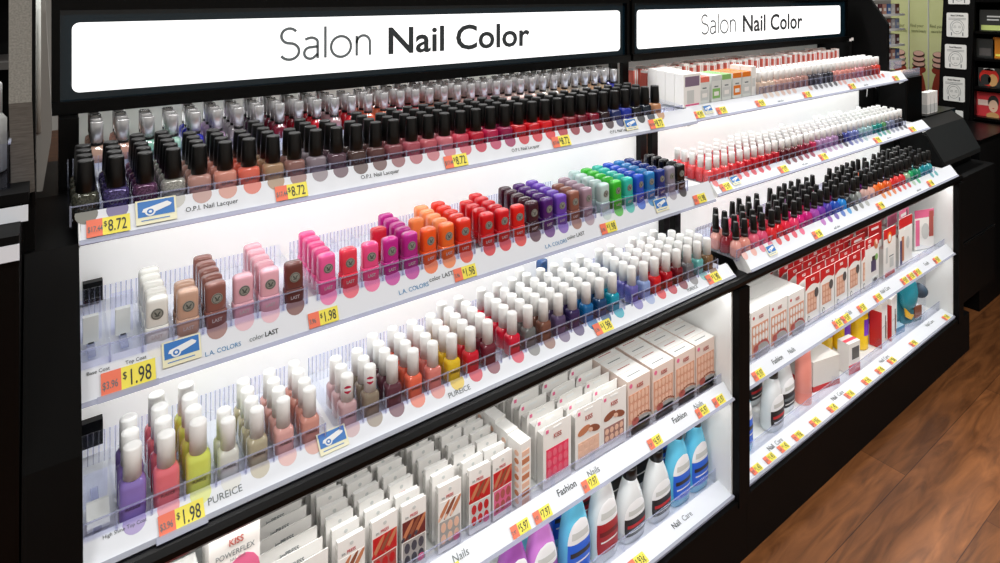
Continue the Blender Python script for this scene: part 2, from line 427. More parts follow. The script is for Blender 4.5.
def proto_white(hb=.034, w=.0122, d=.0105, cr=.0088, ch=.034, pw=4.0):
    b = MB().lathe([(w*.86,d*.86,0),(w*.98,d*.98,.0012),(w,d,.003),(w,d,hb*.80),(w*.96,d*.96,hb*.88),(w*.80,d*.82,hb*.95),(cr*.85,cr*.85,hb*.99),(cr*.8,cr*.8,hb+.002)], polish('#a08080'), 20, pw)
    c = MB().lathe([(cr,cr,hb),(cr*.99,cr*.99,hb+ch-.0012),(cr*.92,cr*.92,hb+ch),(cr*.5,cr*.5,hb+ch+.0002)], CAPWHT, 18)
    return b, c
def proto_slimwhite(): return proto_white(.034, .0108, .0100, .0072, .027, 3.2)
def proto_tall(): return proto_white(.0455, .0140, .0110, .0098, .036, 3.6)
def proto_taper():       # bell bottle with a slim tapering black cap
    b = MB().lathe([(.0110,.0105,0),(.0130,.0120,.001),(.0136,.0124,.006),(.0132,.0120,.022),(.0108,.0105,.031),(.0068,.0068,.035),(.0055,.0055,.038),(.0055,.0055,.041)], polish('#a08080'), 18, 2.4)
    c = MB().lathe([(.0078,.0078,.0385),(.0080,.0080,.040),(.0072,.0072,.058),(.0060,.0060,.0765),(.0054,.0054,.0777)], CAPBLK, 14)
    c.lathe([(.0044,.0044,.0778),(.002,.002,.0776)], mat('cap_black_top', '#151515', .4), 10)
    c.lathe([(.00805,.00805,.0405),(.0079,.0079,.0455)], mat('cap_ring', '#3a3a3c', .3), 14)
    return b, c
def proto(kind, make):
    b, c = make(); t = thing(kind, '', '', (0, -30, 0))
    for k in ('label', 'category'):
        if k in t: del t[k]
    b.obj('bottle', t); c.obj('cap', t)
    for ch in t.children:
        for sl in ch.material_slots: pass
    PROTO[kind] = t
    return t
KINDS = {'black_capped_polish': proto_black, 'chrome_capped_polish': proto_chrome, 'colour_capped_polish': proto_match, 'white_capped_polish': proto_white,
         'slim_white_capped_polish': proto_slimwhite, 'tall_white_capped_treatment': proto_tall, 'tapered_cap_polish': proto_taper}
for kn, fn in KINDS.items(): proto(kn, fn)
CAPWORD = {'black_capped_polish': 'black cap', 'chrome_capped_polish': 'chrome cap', 'colour_capped_polish': 'matching cap', 'white_capped_polish': 'white cap',
           'slim_white_capped_polish': 'white cap', 'tall_white_capped_treatment': 'white cap', 'tapered_cap_polish': 'black cap'}
def bottle(kind, x, y, z, m, word, where, group, capm=None, jit=1, extra=None):
    o = copy_tree(PROTO[kind], W(x+R.uniform(-.0006,.0006)*jit, y+R.uniform(-.0008,.0008)*jit, z), R.uniform(-.09,.09)*jit)
    tag(o, f'{word} polish, {CAPWORD[kind]}, {where}', 'nail polish', group)
    for ch in o.children:
        if ch.name.startswith('bottle'): over(ch, m)
        elif capm: over(ch, capm)
    if extra:
        for n, me, at in extra:
            c = link(n, me, next((q for q in o.children if q.name.startswith('bottle' if n == 'lettering' else 'cap')), o)); c.matrix_local = at
    return o
FT = lambda x, y, z: Matrix((Vector((1,0,0)), Vector((0,0,1)), Vector((0,-1,0)))).transposed().to_4x4() if False else (Matrix.Translation((x, y, z)) @ Matrix.Rotation(PI/2, 4, 'X'))
def tray(label, x0, x1, yf, yb, zf, slope, cols, hf=.026, hb=.040, group=None):
    """clear tray: floor, low front fence, toothed back fence and a divider between every two columns"""
    t = thing('display_tray', label, 'tray', W(x0, yf, zf), 0, group)
    zb = slope*(yb-yf); Wd = x1-x0; D = yb-yf
    link('tray_floor', MB().prism_x([(0,-.002),(D,zb-.002),(D,zb),(0,0)], 0, Wd, ACR).mesh('tray_floor'), t)
    f = MB().box(0, Wd, 0, .0012, 0, hf, ACRF).box(0, Wd, -.0003, .0016, hf-.0012, hf, ACRE)
    link('front_fence', f.mesh('front_fence'), t)
    bf = MB().box(0, Wd, D-.0012, D, zb, zb+hb, ACRF); n = int(Wd/.006)
    for i in range(n): bf.box(i*.006, i*.006+.0012, D-.0022, D-.0012, zb, zb+hb, ACRE)
    link('back_fence', bf.mesh('back_fence'), t)
    xs = [0]+[(a+b_)/2-x0 for a, b_ in zip(cols, cols[1:])]+[Wd-.001]
    P = [(.0,0),(.0,hf),(.012,hf+.002),(D,zb+hf+.004),(D,zb)]
    dm = MB().prism_x(P, -.0005, .0005, ACR).box(-.0011, .0011, -.0004, .0012, 0, hf+.001, ACRE); dme = dm.mesh('divider')
    for xx in xs: link('divider', dme, t, (xx, 0, 0))
    return t
TP_OPI = text_mesh('O\u00b7P\u00b7I', .0075, INKG, 0, .9, 'CENTER')
TP_ICE = text_mesh('PUREICE', .0046, INK, 0, .85, 'CENTER')
TP_LAST = text_mesh('LAST', .0062, mat('print_silver', '#c9bdb8', .4), .02, .9, 'CENTER')
em = MB().disc(0, 0, .0070, .0068, -.0005, mat('emblem_grey', '#8e8e86', .4), 20).disc(0, 0, .0062, .0060, -.0008, mat('emblem_dark', '#4c4f4a', .5), 20).disc(0, 0, .0054, .0052, -.0011, mat('emblem_grey', '#8e8e86', .4), 20)
em.disc(-.0016, .0008, .0010, .0030, -.0014, mat('emblem_dark', '#4c4f4a', .5), 8, .5).disc(.0018, .0006, .0009, .0028, -.0014, mat('emblem_dark', '#4c4f4a', .5), 8, -.6).disc(0, -.0022, .003, .0007, -.0014, mat('emblem_dark', '#4c4f4a', .5), 8)
EMB = em.mesh('emblem')
def curved_sticker(r, z, m1, m2):
    mb = MB(); n = 10; v = []
    for rw in range(7):
        hh = -.0055+.011*rw/6; hw = math.sqrt(max(0, 1-(hh/.0056)**2))*.62
        for i in range(n+1):
            a = -PI/2-.35+(-hw+2*hw*i/n); v.append(((r+.0004)*math.cos(a), (r+.0004)*math.sin(a), z+hh))
    for rw in range(6):
        fs = [(rw*(n+1)+i, rw*(n+1)+i+1, (rw+1)*(n+1)+i+1, (rw+1)*(n+1)+i) for i in range(n)]
        mb.add(v, fs, m2 if rw in (2, 3) else m1); 
    return mb.mesh('sticker')
STK = curved_sticker(.0088, .052, mat('sticker_crimson', '#b5123e', .5), WHITE)

LED = .18
def light_under(x0, x1, y, z, power, ry=.5, size=.02):
    return area('shelf_led_strip', W((x0+x1)/2, y, z), (ry, 0, 0), x1-x0-.03, size, power*LED, (1, .99, .97))

# ---- nearer bay, upper shelf: squat bottles under black caps
S1 = Strip(.032, 1.214, (.908,-.2655), (.893,-.2945))
S1C = ['G#55564a#2e302a','G#5a4f86#2c2748','G#6d4568#3a2438','G#b9b9b2#8d8e88','#b58a80','#cf8c7c','#dc6a58','#a38568','#8c6660','#857a82','#5c4650','#4d3b38','#5b3c3b','#83494f','#a8525e','#b95a64','#c9707c',
       '#c8465a','#b4122e','#b0204a','#8e1244','#c01420','#c90f1c','#d5121a','#a50f1e','#7c0f1e','#6a0e20','#7d1028','#2a161c','#1d2a5e','#1c2f9a','#0f1016','#14202e','#b98560']
S1N = [4,4,5,5,4,4,3,5,2,4,3,2,4,3,4,4,4,4,4,4,4,4,3,3,3,3,3,3,3,3,3,3,3,1]
def pm(h): return glitter('#'+h.split('#')[1], '#'+h.split('#')[2]) if h[0] == 'G' else polish(h)
def pw(h): return ('glittery-' if h[0] == 'G' else '')+hexname('#'+h.split('#')[1] if h[0] == 'G' else h)
X1 = [.0377+.0323*i for i in range(36)]
for i in range(4):
    c = X1[9*i:9*i+9]
    tray(f'clear divided tray, {nth(i+1)} from the left, upper shelf of the nearer bay', c[0]-.0158, c[-1]+.0158, .909, 1.06, -.281, .06, c, .024)
for i, h in enumerate(S1C):
    for j in range(S1N[i]):
        bottle('black_capped_polish', X1[i], .924+.0250*j, -.279+.05*.0250*j, pm(h), pw(h), f'{nth(j+1)} back in {nth(i+1)} column, upper shelf, nearer bay', 'black capped polishes on the nearer upper shelf',
               extra=[('lettering', TP_OPI, FT(0,-.0123,.016))] if j == 0 else None)
def sw(xs, cs, f=.25):
    out = []
    for x, h in zip(xs, cs):
        if h is None: continue
        hx = '#'+h.split('#')[1] if h[0] == 'G' else h
        v = [int(hx[i:i+2], 16) for i in (1,3,5)]; v = [int(a+(225-a)*f) for a in v]
        out.append((x, mat('swatch_'+'%02x%02x%02x' % tuple(v), '#%02x%02x%02x' % tuple(v), .4)))
    return out
shelf('shelf', 'upper shelf of the nearer bay holding squat black-capped bottles', S1, 1.049, -.284, sw(X1, S1C), .0120, .003,
      [(.178, .010, 'O.P.I. Nail Lacquer', .0085, INK, 0), (.422, .010, 'O.P.I. Nail Lacquer', .0085, INK, 0), (.713, .008, 'O.P.I. Nail Lacquer', .0085, INK, 0), (.967, .008, 'O.P.I. Nail Lacquer', .0085, INK, 0)])
for i, x in enumerate((.060, .283, .561, .80, 1.078)):
    price_tag(S1, x, '$17.44', '8.72', f'orange and yellow $8.72 price tag, {nth(i+1)} from left on nearer upper shelf')
camera_sticker(S1, .112, 'glossy blue camera sticker right of the leftmost $8.72 price tag', 1.15, .004)
camera_sticker(S1, 1.0, 'blue camera sticker left of the rightmost tag on the nearer upper shelf', .9)

# ---- nearer bay, top row: chrome caps under the sign
TOPC = ['#d9b3a0','#d8a898','#8fc7b4','#a9d8c8','#2b33b8','#c3a6c8','#b6b0b8','#50304a','#7a2034','#8d1020','#c31225','#b89098','#d01f2c','#e06a50','#f07850','#c8324a','#e85a5c','#e9906c','#d9a088','#e8b8a8','#eac0b8','#e0b0b0','#d8a8b0','#e8c8c0','#d8b8b0','#e0c0b8','#eaddcf','#e0d8d0','#f0c8a0','#e8d8c8','#dcdcd8','#e8b890','#d8c0a0','#3038b0']
for i, h in enumerate(TOPC):
    n = (4,4,3,3,4,4,4,4,5,4)[i % 10]
    for j in range(n):
        bottle('chrome_capped_polish', .058+.0325*i, 1.075+.0255*j, -.255+.05*.0255*j, polish(h), hexname(h), f'{nth(j+1)} back in {nth(i+1)} column, top row, nearer bay', 'chrome capped polishes below the sign')
ST0 = Strip(.04, 1.20, (1.062,-.243), (1.055,-.262))
shelf('shelf', 'top shelf of the nearer bay holding chrome-capped bottles below the sign', ST0, 1.24, -.2575)
light_under(.04, 1.20, 1.19, -.178, 2.2, 0)

# ---- nearer bay, middle shelf: block bottles with caps of their own colour
S2 = Strip(.030, 1.216, (.862,-.426), (.845,-.463))
S2C = [None,None,'#e8e8e2','#c9a38e','#8b5a52','#e6aebb','#efb4c2','#6b3a36',
       '#f25c9c','#ef3f55','#f4508c','#c2228c','#b8228a','#f4571f','#f26a2a','#e0301c',
       '#d0121a','#cf1420','#dd1d1a','#3a1626','#4a1b6c','#6a42b0','#8a5648','#9c8290',
       '#bcd3d0','#35b52c','#2fb8a8','#1f4fc4','#2178b8','#16307c','#8f8a98','#0d0d10']
S2N = [0,0,5,2,5,1,5,1, 5,1,1,1,5,1,1,5, 4,5,1,5,5,5,3,4, 5,5,5,5,5,5,1,5]
X2 = [s0+.0335*j for s0 in (.042,.3238,.6046,.886) for j in range(8)]
for i in range(4):
    c = X2[8*i:8*i+8]
    tray(f'clear divided tray, {nth(i+1)} from the left, middle shelf of the nearer bay', c[0]-.0166, c[-1]+.0166, .858, .985, -.432, .06, c, .022, .034)
def capcol(h): return mat('capcol_'+h, h, .2, coat=.4)
for i, h in enumerate(S2C):
    if not h: continue
    for j in range(S2N[i]):
        bottle('colour_capped_polish', X2[i], .870+.0205*j, -.4295+.06*.0205*j, polish(h), hexname(h), f'{nth(j+1)} back in {nth(i+1)} column, middle shelf, nearer bay', 'matching capped polishes on the nearer middle shelf', capcol(h),
               extra=[('emblem', EMB, Matrix.Translation((0,-.0084,.037))), ('lettering', TP_LAST, FT(0,-.0095,.0075))] if j == 0 else None)
for (x, h, j, w) in ((X2[11], '#d8283c', 2, 'crimson'), (X2[13], '#f5884a', 2, 'light-orange')):
    bottle('colour_capped_polish', x, .870+.0205*j, -.4295+.06*.0205*j, polish(h), w, 'third back behind a lone front bottle, middle shelf, nearer bay', 'matching capped polishes on the nearer middle shelf', capcol(h))
for j in range(1, 5):
    h = '#f79a62'; bottle('colour_capped_polish', X2[14], .870+.0205*j, -.4295+.06*.0205*j, polish(h), 'apricot', f'{nth(j+1)} back in fifteenth column, middle shelf, nearer bay', 'matching capped polishes on the nearer middle shelf', capcol(h))
shelf('shelf', 'middle shelf of the nearer bay holding block bottles with matching caps', S2, 1.049, -.436, sw(X2, [h if n else None for h, n in zip(S2C, S2N)], .35), .0125, .005,
      [(.181, .0075, 'L.A. COLORS', .0075, mat('ink_blue', '#3a86b8', .6), 0), (.222, .0085, 'color', .0085, INKG, 0), (.2415, .0088, 'LAST', .0080, INK, .02),
       (.455, .008, 'L.A. COLORS', .009, mat('ink_blue', '#3a86b8', .6), 0), (.505, .0125, 'color LAST', .0095, INK, 0), (.745, .008, 'L.A. COLORS', .009, mat('ink_blue', '#3a86b8', .6), 0), (.795, .011, 'color LAST', .0095, INK, 0),
       (.047, .026, 'Base Coat', .0055, INK, 0), (.085, .026, 'Top Coat', .0055, INK, 0)])
price_tag(S2, .077, '$3.96', '1.98', 'large $1.98 tag in a clear holder below two empty tray slots', 1.22, -.001, 0, True)
for i, x in enumerate((.312, .548, .879, 1.165)):
    price_tag(S2, x, '3.96', '1.98', f'orange and yellow $1.98 tag, {nth(i+2)} from left on nearer middle shelf', .93)
camera_sticker(S2, .134, 'large blue camera sticker beside the $1.98 tag in its clear holder', 1.08, .009)
camera_sticker(S2, 1.04, 'blue camera sticker under the teal and blue matching-cap bottles', 1.0)
for i, x in enumerate((.042, .0755)):
    g = MB().box(-.008, .008, -.004, .004, .004, .036, mat('frosted_white', '#dfe3e2', .5)).box(-.012, .012, .010, .011, .0, .052, ACRF).box(-.003, .003, -.0043, -.004, .003, .005, INK)
    o = thing('slot_pusher', f'frosted plastic pusher in the {nth(i+1)} slot from left, middle shelf, nearer bay', 'shelf pusher', W(x, .905, -.428), 0, 'pushers in empty tray slots')
    link('paddle', g.mesh('paddle'), o); link('track', MB().box(-.004, .004, -.03, .05, -.001, .002, ACRE).mesh('track'), o)

# ---- nearer bay, lowest shelf: white caps
S3 = Strip(.028, 1.218, (.8186,-.598), (.798,-.617))
S3C = [None,'#8d78c0','#e87680','#d8e26a','#d9dad2','#b4ab90','#e0aaa4','#d49688',
       '#c3a0a4','#8a7d6c','#5e3440','#e8694e','#d97e74','#e6c02c','#cc1c30','#6d2432',
       '#d21c38','#6b6c6a','#7a4f40','#57486a','#372a58','#1466a0','#17436e','#1497b0',
       '#6560ac','#8fa4d4','#d81a20','#b01222','#6a1420','#6c6c70','#67b0ac','#7d5c3c']
S3N = [0,3,4,4,2,4,4,4, 3,3,4,4,4,4,5,5, 5,5,5,6,5,5,5,5, 5,5,4,5,5,5,4,3]
X3 = [s0+.0345*j for s0 in (.045,.340,.631,.926) for j in range(8)]
for i in range(4):
    c = X3[8*i:8*i+8]
    tray(f'clear divided tray, {nth(i+1)} from the left, lowest shelf of the nearer bay', c[0]-.017, c[-1]+.017, .815, .945, -.606, .05, c, .026, .040)
for i, h in enumerate(S3C):
    if not h: continue
    kd = 'tall_white_capped_treatment' if i in (1,2,3) else 'white_capped_polish'
    sp = .0265 if i in (1,2,3) else .0222
    for j in range(S3N[i]):
        ex = []
        if j == 0: ex.append(('lettering', TP_ICE, FT(0,-.0111 if kd[0] == 't' else -.0107,.014)))
        if j == 0 and i in (8, 9): ex.append(('sticker', STK, Matrix.Identity(4)))
        bottle(kd, X3[i], .832+sp*j, -.6035+.05*sp*j-(.001 if kd[0] == 't' else 0), polish(h), hexname(h), f'{nth(j+1)} back in {nth(i+1)} column, lowest shelf, nearer bay', 'white capped polishes on the nearer lowest shelf', extra=ex)
shelf('shelf', 'lowest shelf of the nearer bay holding white-capped bottles', S3, .979, -.6085, sw(X3, [h if n else None for h, n in zip(S3C, S3N)], .3), .0118, .004,
      [(.174, .008, 'PUREICE', .0105, INKG, 0), (.51, .007, 'PUREICE', .0105, INKG, 0), (1.08, .006, 'PUREICE', .009, INKG, 0), (.070, .020, 'High Shine Top Coat', .005, INK, 0)], True)
price_tag(S3, .126, '$3.96', '1.98', 'yellow $1.98 tag under the pink and lime tall bottles', 1.05, -.003, 0, True)
price_tag(S3, .82, '3.96', '1.98', 'orange and yellow $1.98 tag under the teal and navy white-capped bottles', .95)
price_tag(S3, 1.153, '3.96', '1.98', 'orange and yellow $1.98 tag at the right end of the lowest nearer shelf', .95)
camera_sticker(S3, .311, 'blue camera sticker on the lowest nearer shelf between first and second trays', 1.0, .006)
o = thing('slot_pusher', 'grey plastic pusher in the leftmost slot, lowest shelf, nearer bay', 'shelf pusher', W(.045, .85, -.602), 0, 'pushers in empty tray slots')
link('paddle', MB().prism_x([(-.02,.0),(.0,.018),(.004,.018),(-.012,.0)], -.010, .012, mat('frosted_white', '#dfe3e2', .5)).mesh('paddle'), o)
link('track', MB().box(-.004, .004, -.02, .05, -.001, .002, ACRE).box(-.012, .012, .02, .021, 0, .04, ACRF).mesh('track'), o)
o = copy_tree(PROTO['colour_capped_polish'], W(.80, .955, -.588), .3); tag(o, 'lone blue-capped bottle behind the white caps on the lowest nearer shelf', 'nail polish')
for ch in o.children: over(ch, polish('#1d4c86'))

for (z, y, p) in ((-.300, .99, 3.2), (-.470, .935, 3.2)):
    for (a, b_) in UX: light_under(a, b_, y, z, p, .0)

# ---- farther bay: three shelves
A2 = Strip(1.262, 2.488, (.958,-.276), (.938,-.305))
B2 = Strip(1.262, 2.488, (.890,-.443), (.868,-.466))
C2 = Strip(1.262, 2.488, (.806,-.583), (.784,-.612))
def stops(xs, table):
    out = []
    for x in xs:
        c = table[0][1]
        for x0, h in table:
            if x >= x0: c = h
        out.append(c)
    return out
XB = [1.272+.0322*i for i in range(34)]
BC = stops(XB, [(0,'#ef5458'),(1.36,'#e23a44'),(1.42,'#cf1c2c'),(1.50,'#b81428'),(1.58,'#5c1822'),(1.64,'#6a1a26'),(1.69,'#8d2038'),(1.73,'#c22858'),(1.78,'#b48ab8'),(1.86,'#a884b0'),(1.89,'#2a2438'),(1.93,'#40489a'),(1.97,'#7480bc'),(2.04,'#9cc0c4'),(2.12,'#a8cccc'),(2.12,'#1f9088'),(2.20,'#5f9a68'),(2.23,'#8088a0'),(2.28,'#54545e'),(2.32,'#3a3a42')])
XA = [1.60+.0305*i for i in range(25)]
AC = stops(XA, [(0,'#d8c0ae'),(1.68,'#cfa79a'),(1.76,'#b88c84'),(1.87,'#44424c'),(1.91,'#6a6a74'),(1.96,'#33343e'),(2.02,'#e39a90'),(2.12,'#d8928c'),(2.16,'#e29aa0'),(2.24,'#b06460'),(2.28,'#d9483e'),(2.32,'#e2483a')])
XC = [1.262+.0352*i for i in range(32)]
CC = ['#eba79c','#e79a8c','#e0637c','#dc5078','#d92a30','#d8141e','#e02a44','#e83c6a','#d8187c','#c41c78','#a84cae','#7a34a4','#4a36a0','#2452b8','#1f86d8','#2c3036','#6f7472','#9ba09c','#d8b0a6','#e8b8aa','#f0742a','#ee6a1c','#e8622a','#dc2a24','#e03a36','#dc3038','#9cc0a0','#27a566','#1f8d68','#1e8f96','#2a90a0','#3aa0a8']
CB = ['#8c1c2c','#d8284a','#e6455e','#b81c2c','#e33a66','#d8283a','#c01428','#a01860','#6a2480','#40308c','#303a8e','#e85a3a','#d83a2a','#8c2430','#20242c']
for nm, xs, cs, kd, yf, zf, sp, n, lab in (('upper', XA, AC, 'slim_white_capped_polish', .972, -.279, .0225, 3, 'upper shelf, farther bay'), ('middle', XB, BC, 'slim_white_capped_polish', .902, -.452, .0225, 4, 'middle shelf, farther bay'), ('lowest', XC, CC, 'tapered_cap_polish', .823, -.596, .0262, 4, 'lowest shelf, farther bay')):
    for i, h in enumerate(cs):
        for j in range(n + (0 if kd[0] == 't' else R.choice((0, 0, 1)) if nm == 'middle' else 0)):
            if kd[0] == 't' and j > 1 and R.random() < .22: continue
            hh = h
            if kd[0] == 't' and j > 0 and R.random() < .45: hh = CB[min(14, int(i/35*15)+R.choice((0,0,1)))]
            bottle(kd, xs[i], yf+sp*j, zf+.06*sp*j, polish(hh), hexname(hh), f'{nth(j+1)} back in {nth(i+1)} column, {lab}', f'polishes on the farther {nm} shelf', jit=4.5 if kd[0] == 't' else 1)
    q = 7 if nm == 'upper' else 9
    for i in range(0, len(xs)-1, q+1):
        c = xs[i:i+q+1]
        tray(f'clear divided tray, {nth(i//(q+1)+1)} from the left, {nm} shelf of the farther bay', c[0]-.0155, c[-1]+.0150, yf-.0135, yf+sp*(n-.3), zf-.002, .06, c, .024, .034)
P2 = lambda a, n, st: [a+st*i for i in range(n)]
for s_, xs, cs, nm, yb, zd, ps, cx, prs in ((A2, XA, AC, 'upper', 1.044, -.284, (1.29, 1.385, 1.56, 1.805, 2.085, 2.41), 1.335, '5.97'), (B2, XB, BC, 'middle', 1.044, -.457, (1.30, 1.554, 1.763, 2.101, 2.365), 1.347, '3.97'), (C2, XC, CC, 'lowest', .974, -.600, (1.562, 1.916, 2.273), 1.36, '1.96')):
    swx = [(x+.004, m) for (x, m) in sw(xs, cs, .35)]
    swx = [q for i, q in enumerate(swx) if not any(abs(q[0]-p) < .022 for p in ps)]
    shelf('shelf', f'{nm} shelf of the farther bay with white price strip', s_, yb, zd, swx, .0095, .006, [(1.66, .004, 'nail color', .008, INKG, 0), (2.18, .004, 'nail color', .008, INKG, 0)])
    for i, p in enumerate(ps):
        price_tag(s_, p, '3.97', prs, f'small orange and yellow tag, {nth(i+1)} from left on {nm} shelf of farther bay', .88)
    camera_sticker(s_, cx, f'blue camera sticker at the left end of the {nm} shelf, farther bay', .85)

# cartons at the left of the farther upper shelf
def carton(name, label, x0, x1, y0, y1, z0, z1, body, group=None, cat='carton', front=(), rz=0, top=None):
    t = thing(name, label, cat, W((x0+x1)/2, (y0+y1)/2, z0), rz, group)
    w, d, h = (x1-x0)/2, (y1-y0)/2, z1-z0
    b = MB().box(-w, w, -d, d, 0, h, body)
    if top: b.box(-w+.001, w-.001, -d+.001, d-.001, h-.0001, h+.0003, top)
    o = b.obj('box', t)
    fm_ = MB()
    for (kind, a) in front:
        if kind == 'r': fm_.box(-w+a[0]*2*w, -w+a[1]*2*w, -d-.0004-a[5]*.0003, -d, a[2]*h, a[3]*h, a[4])
        if kind == 'd': fm_.disc(-w+a[0]*2*w, a[1]*h, a[2], a[3], -d-.0004-a[5]*.0003, a[4], 14, a[6] if len(a) > 6 else 0)
        if kind == 't': flat_text(t, a[0], a[1], a[2], (-w+a[3]*2*w, -d-.0018, a[4]*h), a[5] if len(a) > 5 else 0, .85, 'CENTER')
    if fm_.v: fm_.obj('printed_front', t)
    return t
LIL = mat('print_lilac', '#7d6a80', .5); GREYP = mat('print_grey', '#c9ccca', .5); GRN = mat('print_green', '#86b86a', .5); ORG = mat('print_orange', '#e07a24', .45); CORAL = mat('print_coral', '#e0705e', .5)
PEACH = mat('print_peach', '#d39a80', .45); PEACHL = mat('print_peach_light', '#e6bca4', .4); ROSE = mat('print_rose', '#b0564e', .5); GREYW = mat('card_window_grey', '#a8a5a2', .25)
for j in range(4):
    carton('white_carton', f'plain white carton, {nth(j+1)} from the front of the stack left of the farther upper shelf', 1.258, 1.325, .962+.0285*j, .9895+.0285*j, -.279+.0015*j, -.198+.0015*j, CARD, 'plain white cartons', front=(('r', (.08,.92,.62,.92,LIL,0)), ('r', (.2,.6,.1,.5,GREYP,0)), ('r', (.1,.9,.02,.08,PINK,0))) if j == 0 else ())
for i, (x, c1, c2) in enumerate(((1.335, CORAL, GREYP), (1.385, GREYP, GRN), (1.43, GRN, GREYP), (1.478, ORG, ORG), (1.522, ORG, GREYP))):
    for j in range(2):
        carton('clear_fronted_carton', f'small pale carton with printed band, {nth(i+1)} column, {"front" if j == 0 else "behind the front"}, farther upper shelf', x, x+.040, .972+.038*j, 1.006+.038*j, -.279, -.212, mat('carton_pale', '#d9dcd8', .3), 'pale cartons on the farther upper shelf',
               front=(('r', (.0,1,.80,1,c1,0)), ('r', (.1,.9,.12,.5,c2,0)), ('r', (.25,.75,.22,.38,CARD,1)), ('r', (.3,.7,.55,.6,INKG,0))), top=c1)
for i in range(2):
    carton('white_display_pack', f'white pack with small grey print, {nth(i+1)} beside the white-capped bottles, farther upper shelf', 1.566+.0*i, 1.588, .972+.035*i, 1.004+.035*i, -.279, -.20, CARD, 'white packs on the farther upper shelf', front=(('r', (.2,.8,.3,.6,GREYP,0)),))
# striped slim cartons under the farther sign
STR = mat('stripe_coral', '#d86a5c', .45); STO = mat('stripe_orange', '#e8743c', .45)
for i in range(33):
    for j in range(2):
        x = 1.275+.0318*i; c = STO if (i > 27 and j == 1) else STR
        o = thing('striped_carton', f'slim white and {"orange" if c is STO else "coral"} carton, {nth(i+1)} from left, {"front" if j == 0 else "back"} row under the farther sign', 'carton', W(x, 1.095+.046*j, -.258), R.uniform(-.12, .12), 'slim striped cartons below the farther sign')
        h = .060+R.uniform(-.004, .004)
        link('box', MB().box(-.0105, .0105, -.009, .009, 0, h, CARD).mesh('box'), o)
        link('stripe', MB().box(-.0108, -.004, -.0093, .0093, .006, h-.006, c).box(.003, .0055, -.0093, .0093, .006, h-.006, c).box(-.0108, .0108, -.002, .0093, h-.0005, h+.0004, mat('stripe_pale', '#e9c4ba', .5)).mesh('stripe'), o)
o = thing('narrow_post_clip', 'thin black post with white clip beside the farther sign wing', 'clip', W(2.385, 1.09, -.258))
link('post', MB().box(-.008, .008, -.008, .008, 0, .085, BLACKM).mesh('post'), o); link('clip', MB().box(-.012, -.003, -.012, -.008, .085, .094, CARD).box(.004, .012, -.012, -.008, .087, .097, CARD).mesh('clip'), o)
for i, (x, y, zz) in enumerate(((2.40, 1.035, -.372), (2.46, 1.03, -.345))):
    o = thing('white_cable', f'thin white cable hanging below the farther upper shelf, {["longer one","shorter one"][i]}', 'cable', W(x, y, zz))
    m = MB()
    for q in range(8):
        a0, a1 = q/8, (q+1)/8; f = lambda a: (.006*math.sin(5*a)*(1 if i == 0 else -2), .0, (-.295-zz)*a)
        p0, p1 = f(a0), f(a1); m.add([(p0[0]-.0015,-.001,p0[2]),(p0[0]+.0015,-.001,p0[2]),(p1[0]+.0015,-.001,p1[2]),(p1[0]-.0015,-.001,p1[2]),(p0[0],.0015,p0[2]),(p1[0],.0015,p1[2])], [(0,1,2,3),(1,4,5,2),(4,0,3,5)], CAPWHT)
    m.obj('cable', o)
light_under(1.27, 2.47, 1.19, -.178, 2.2, 0)

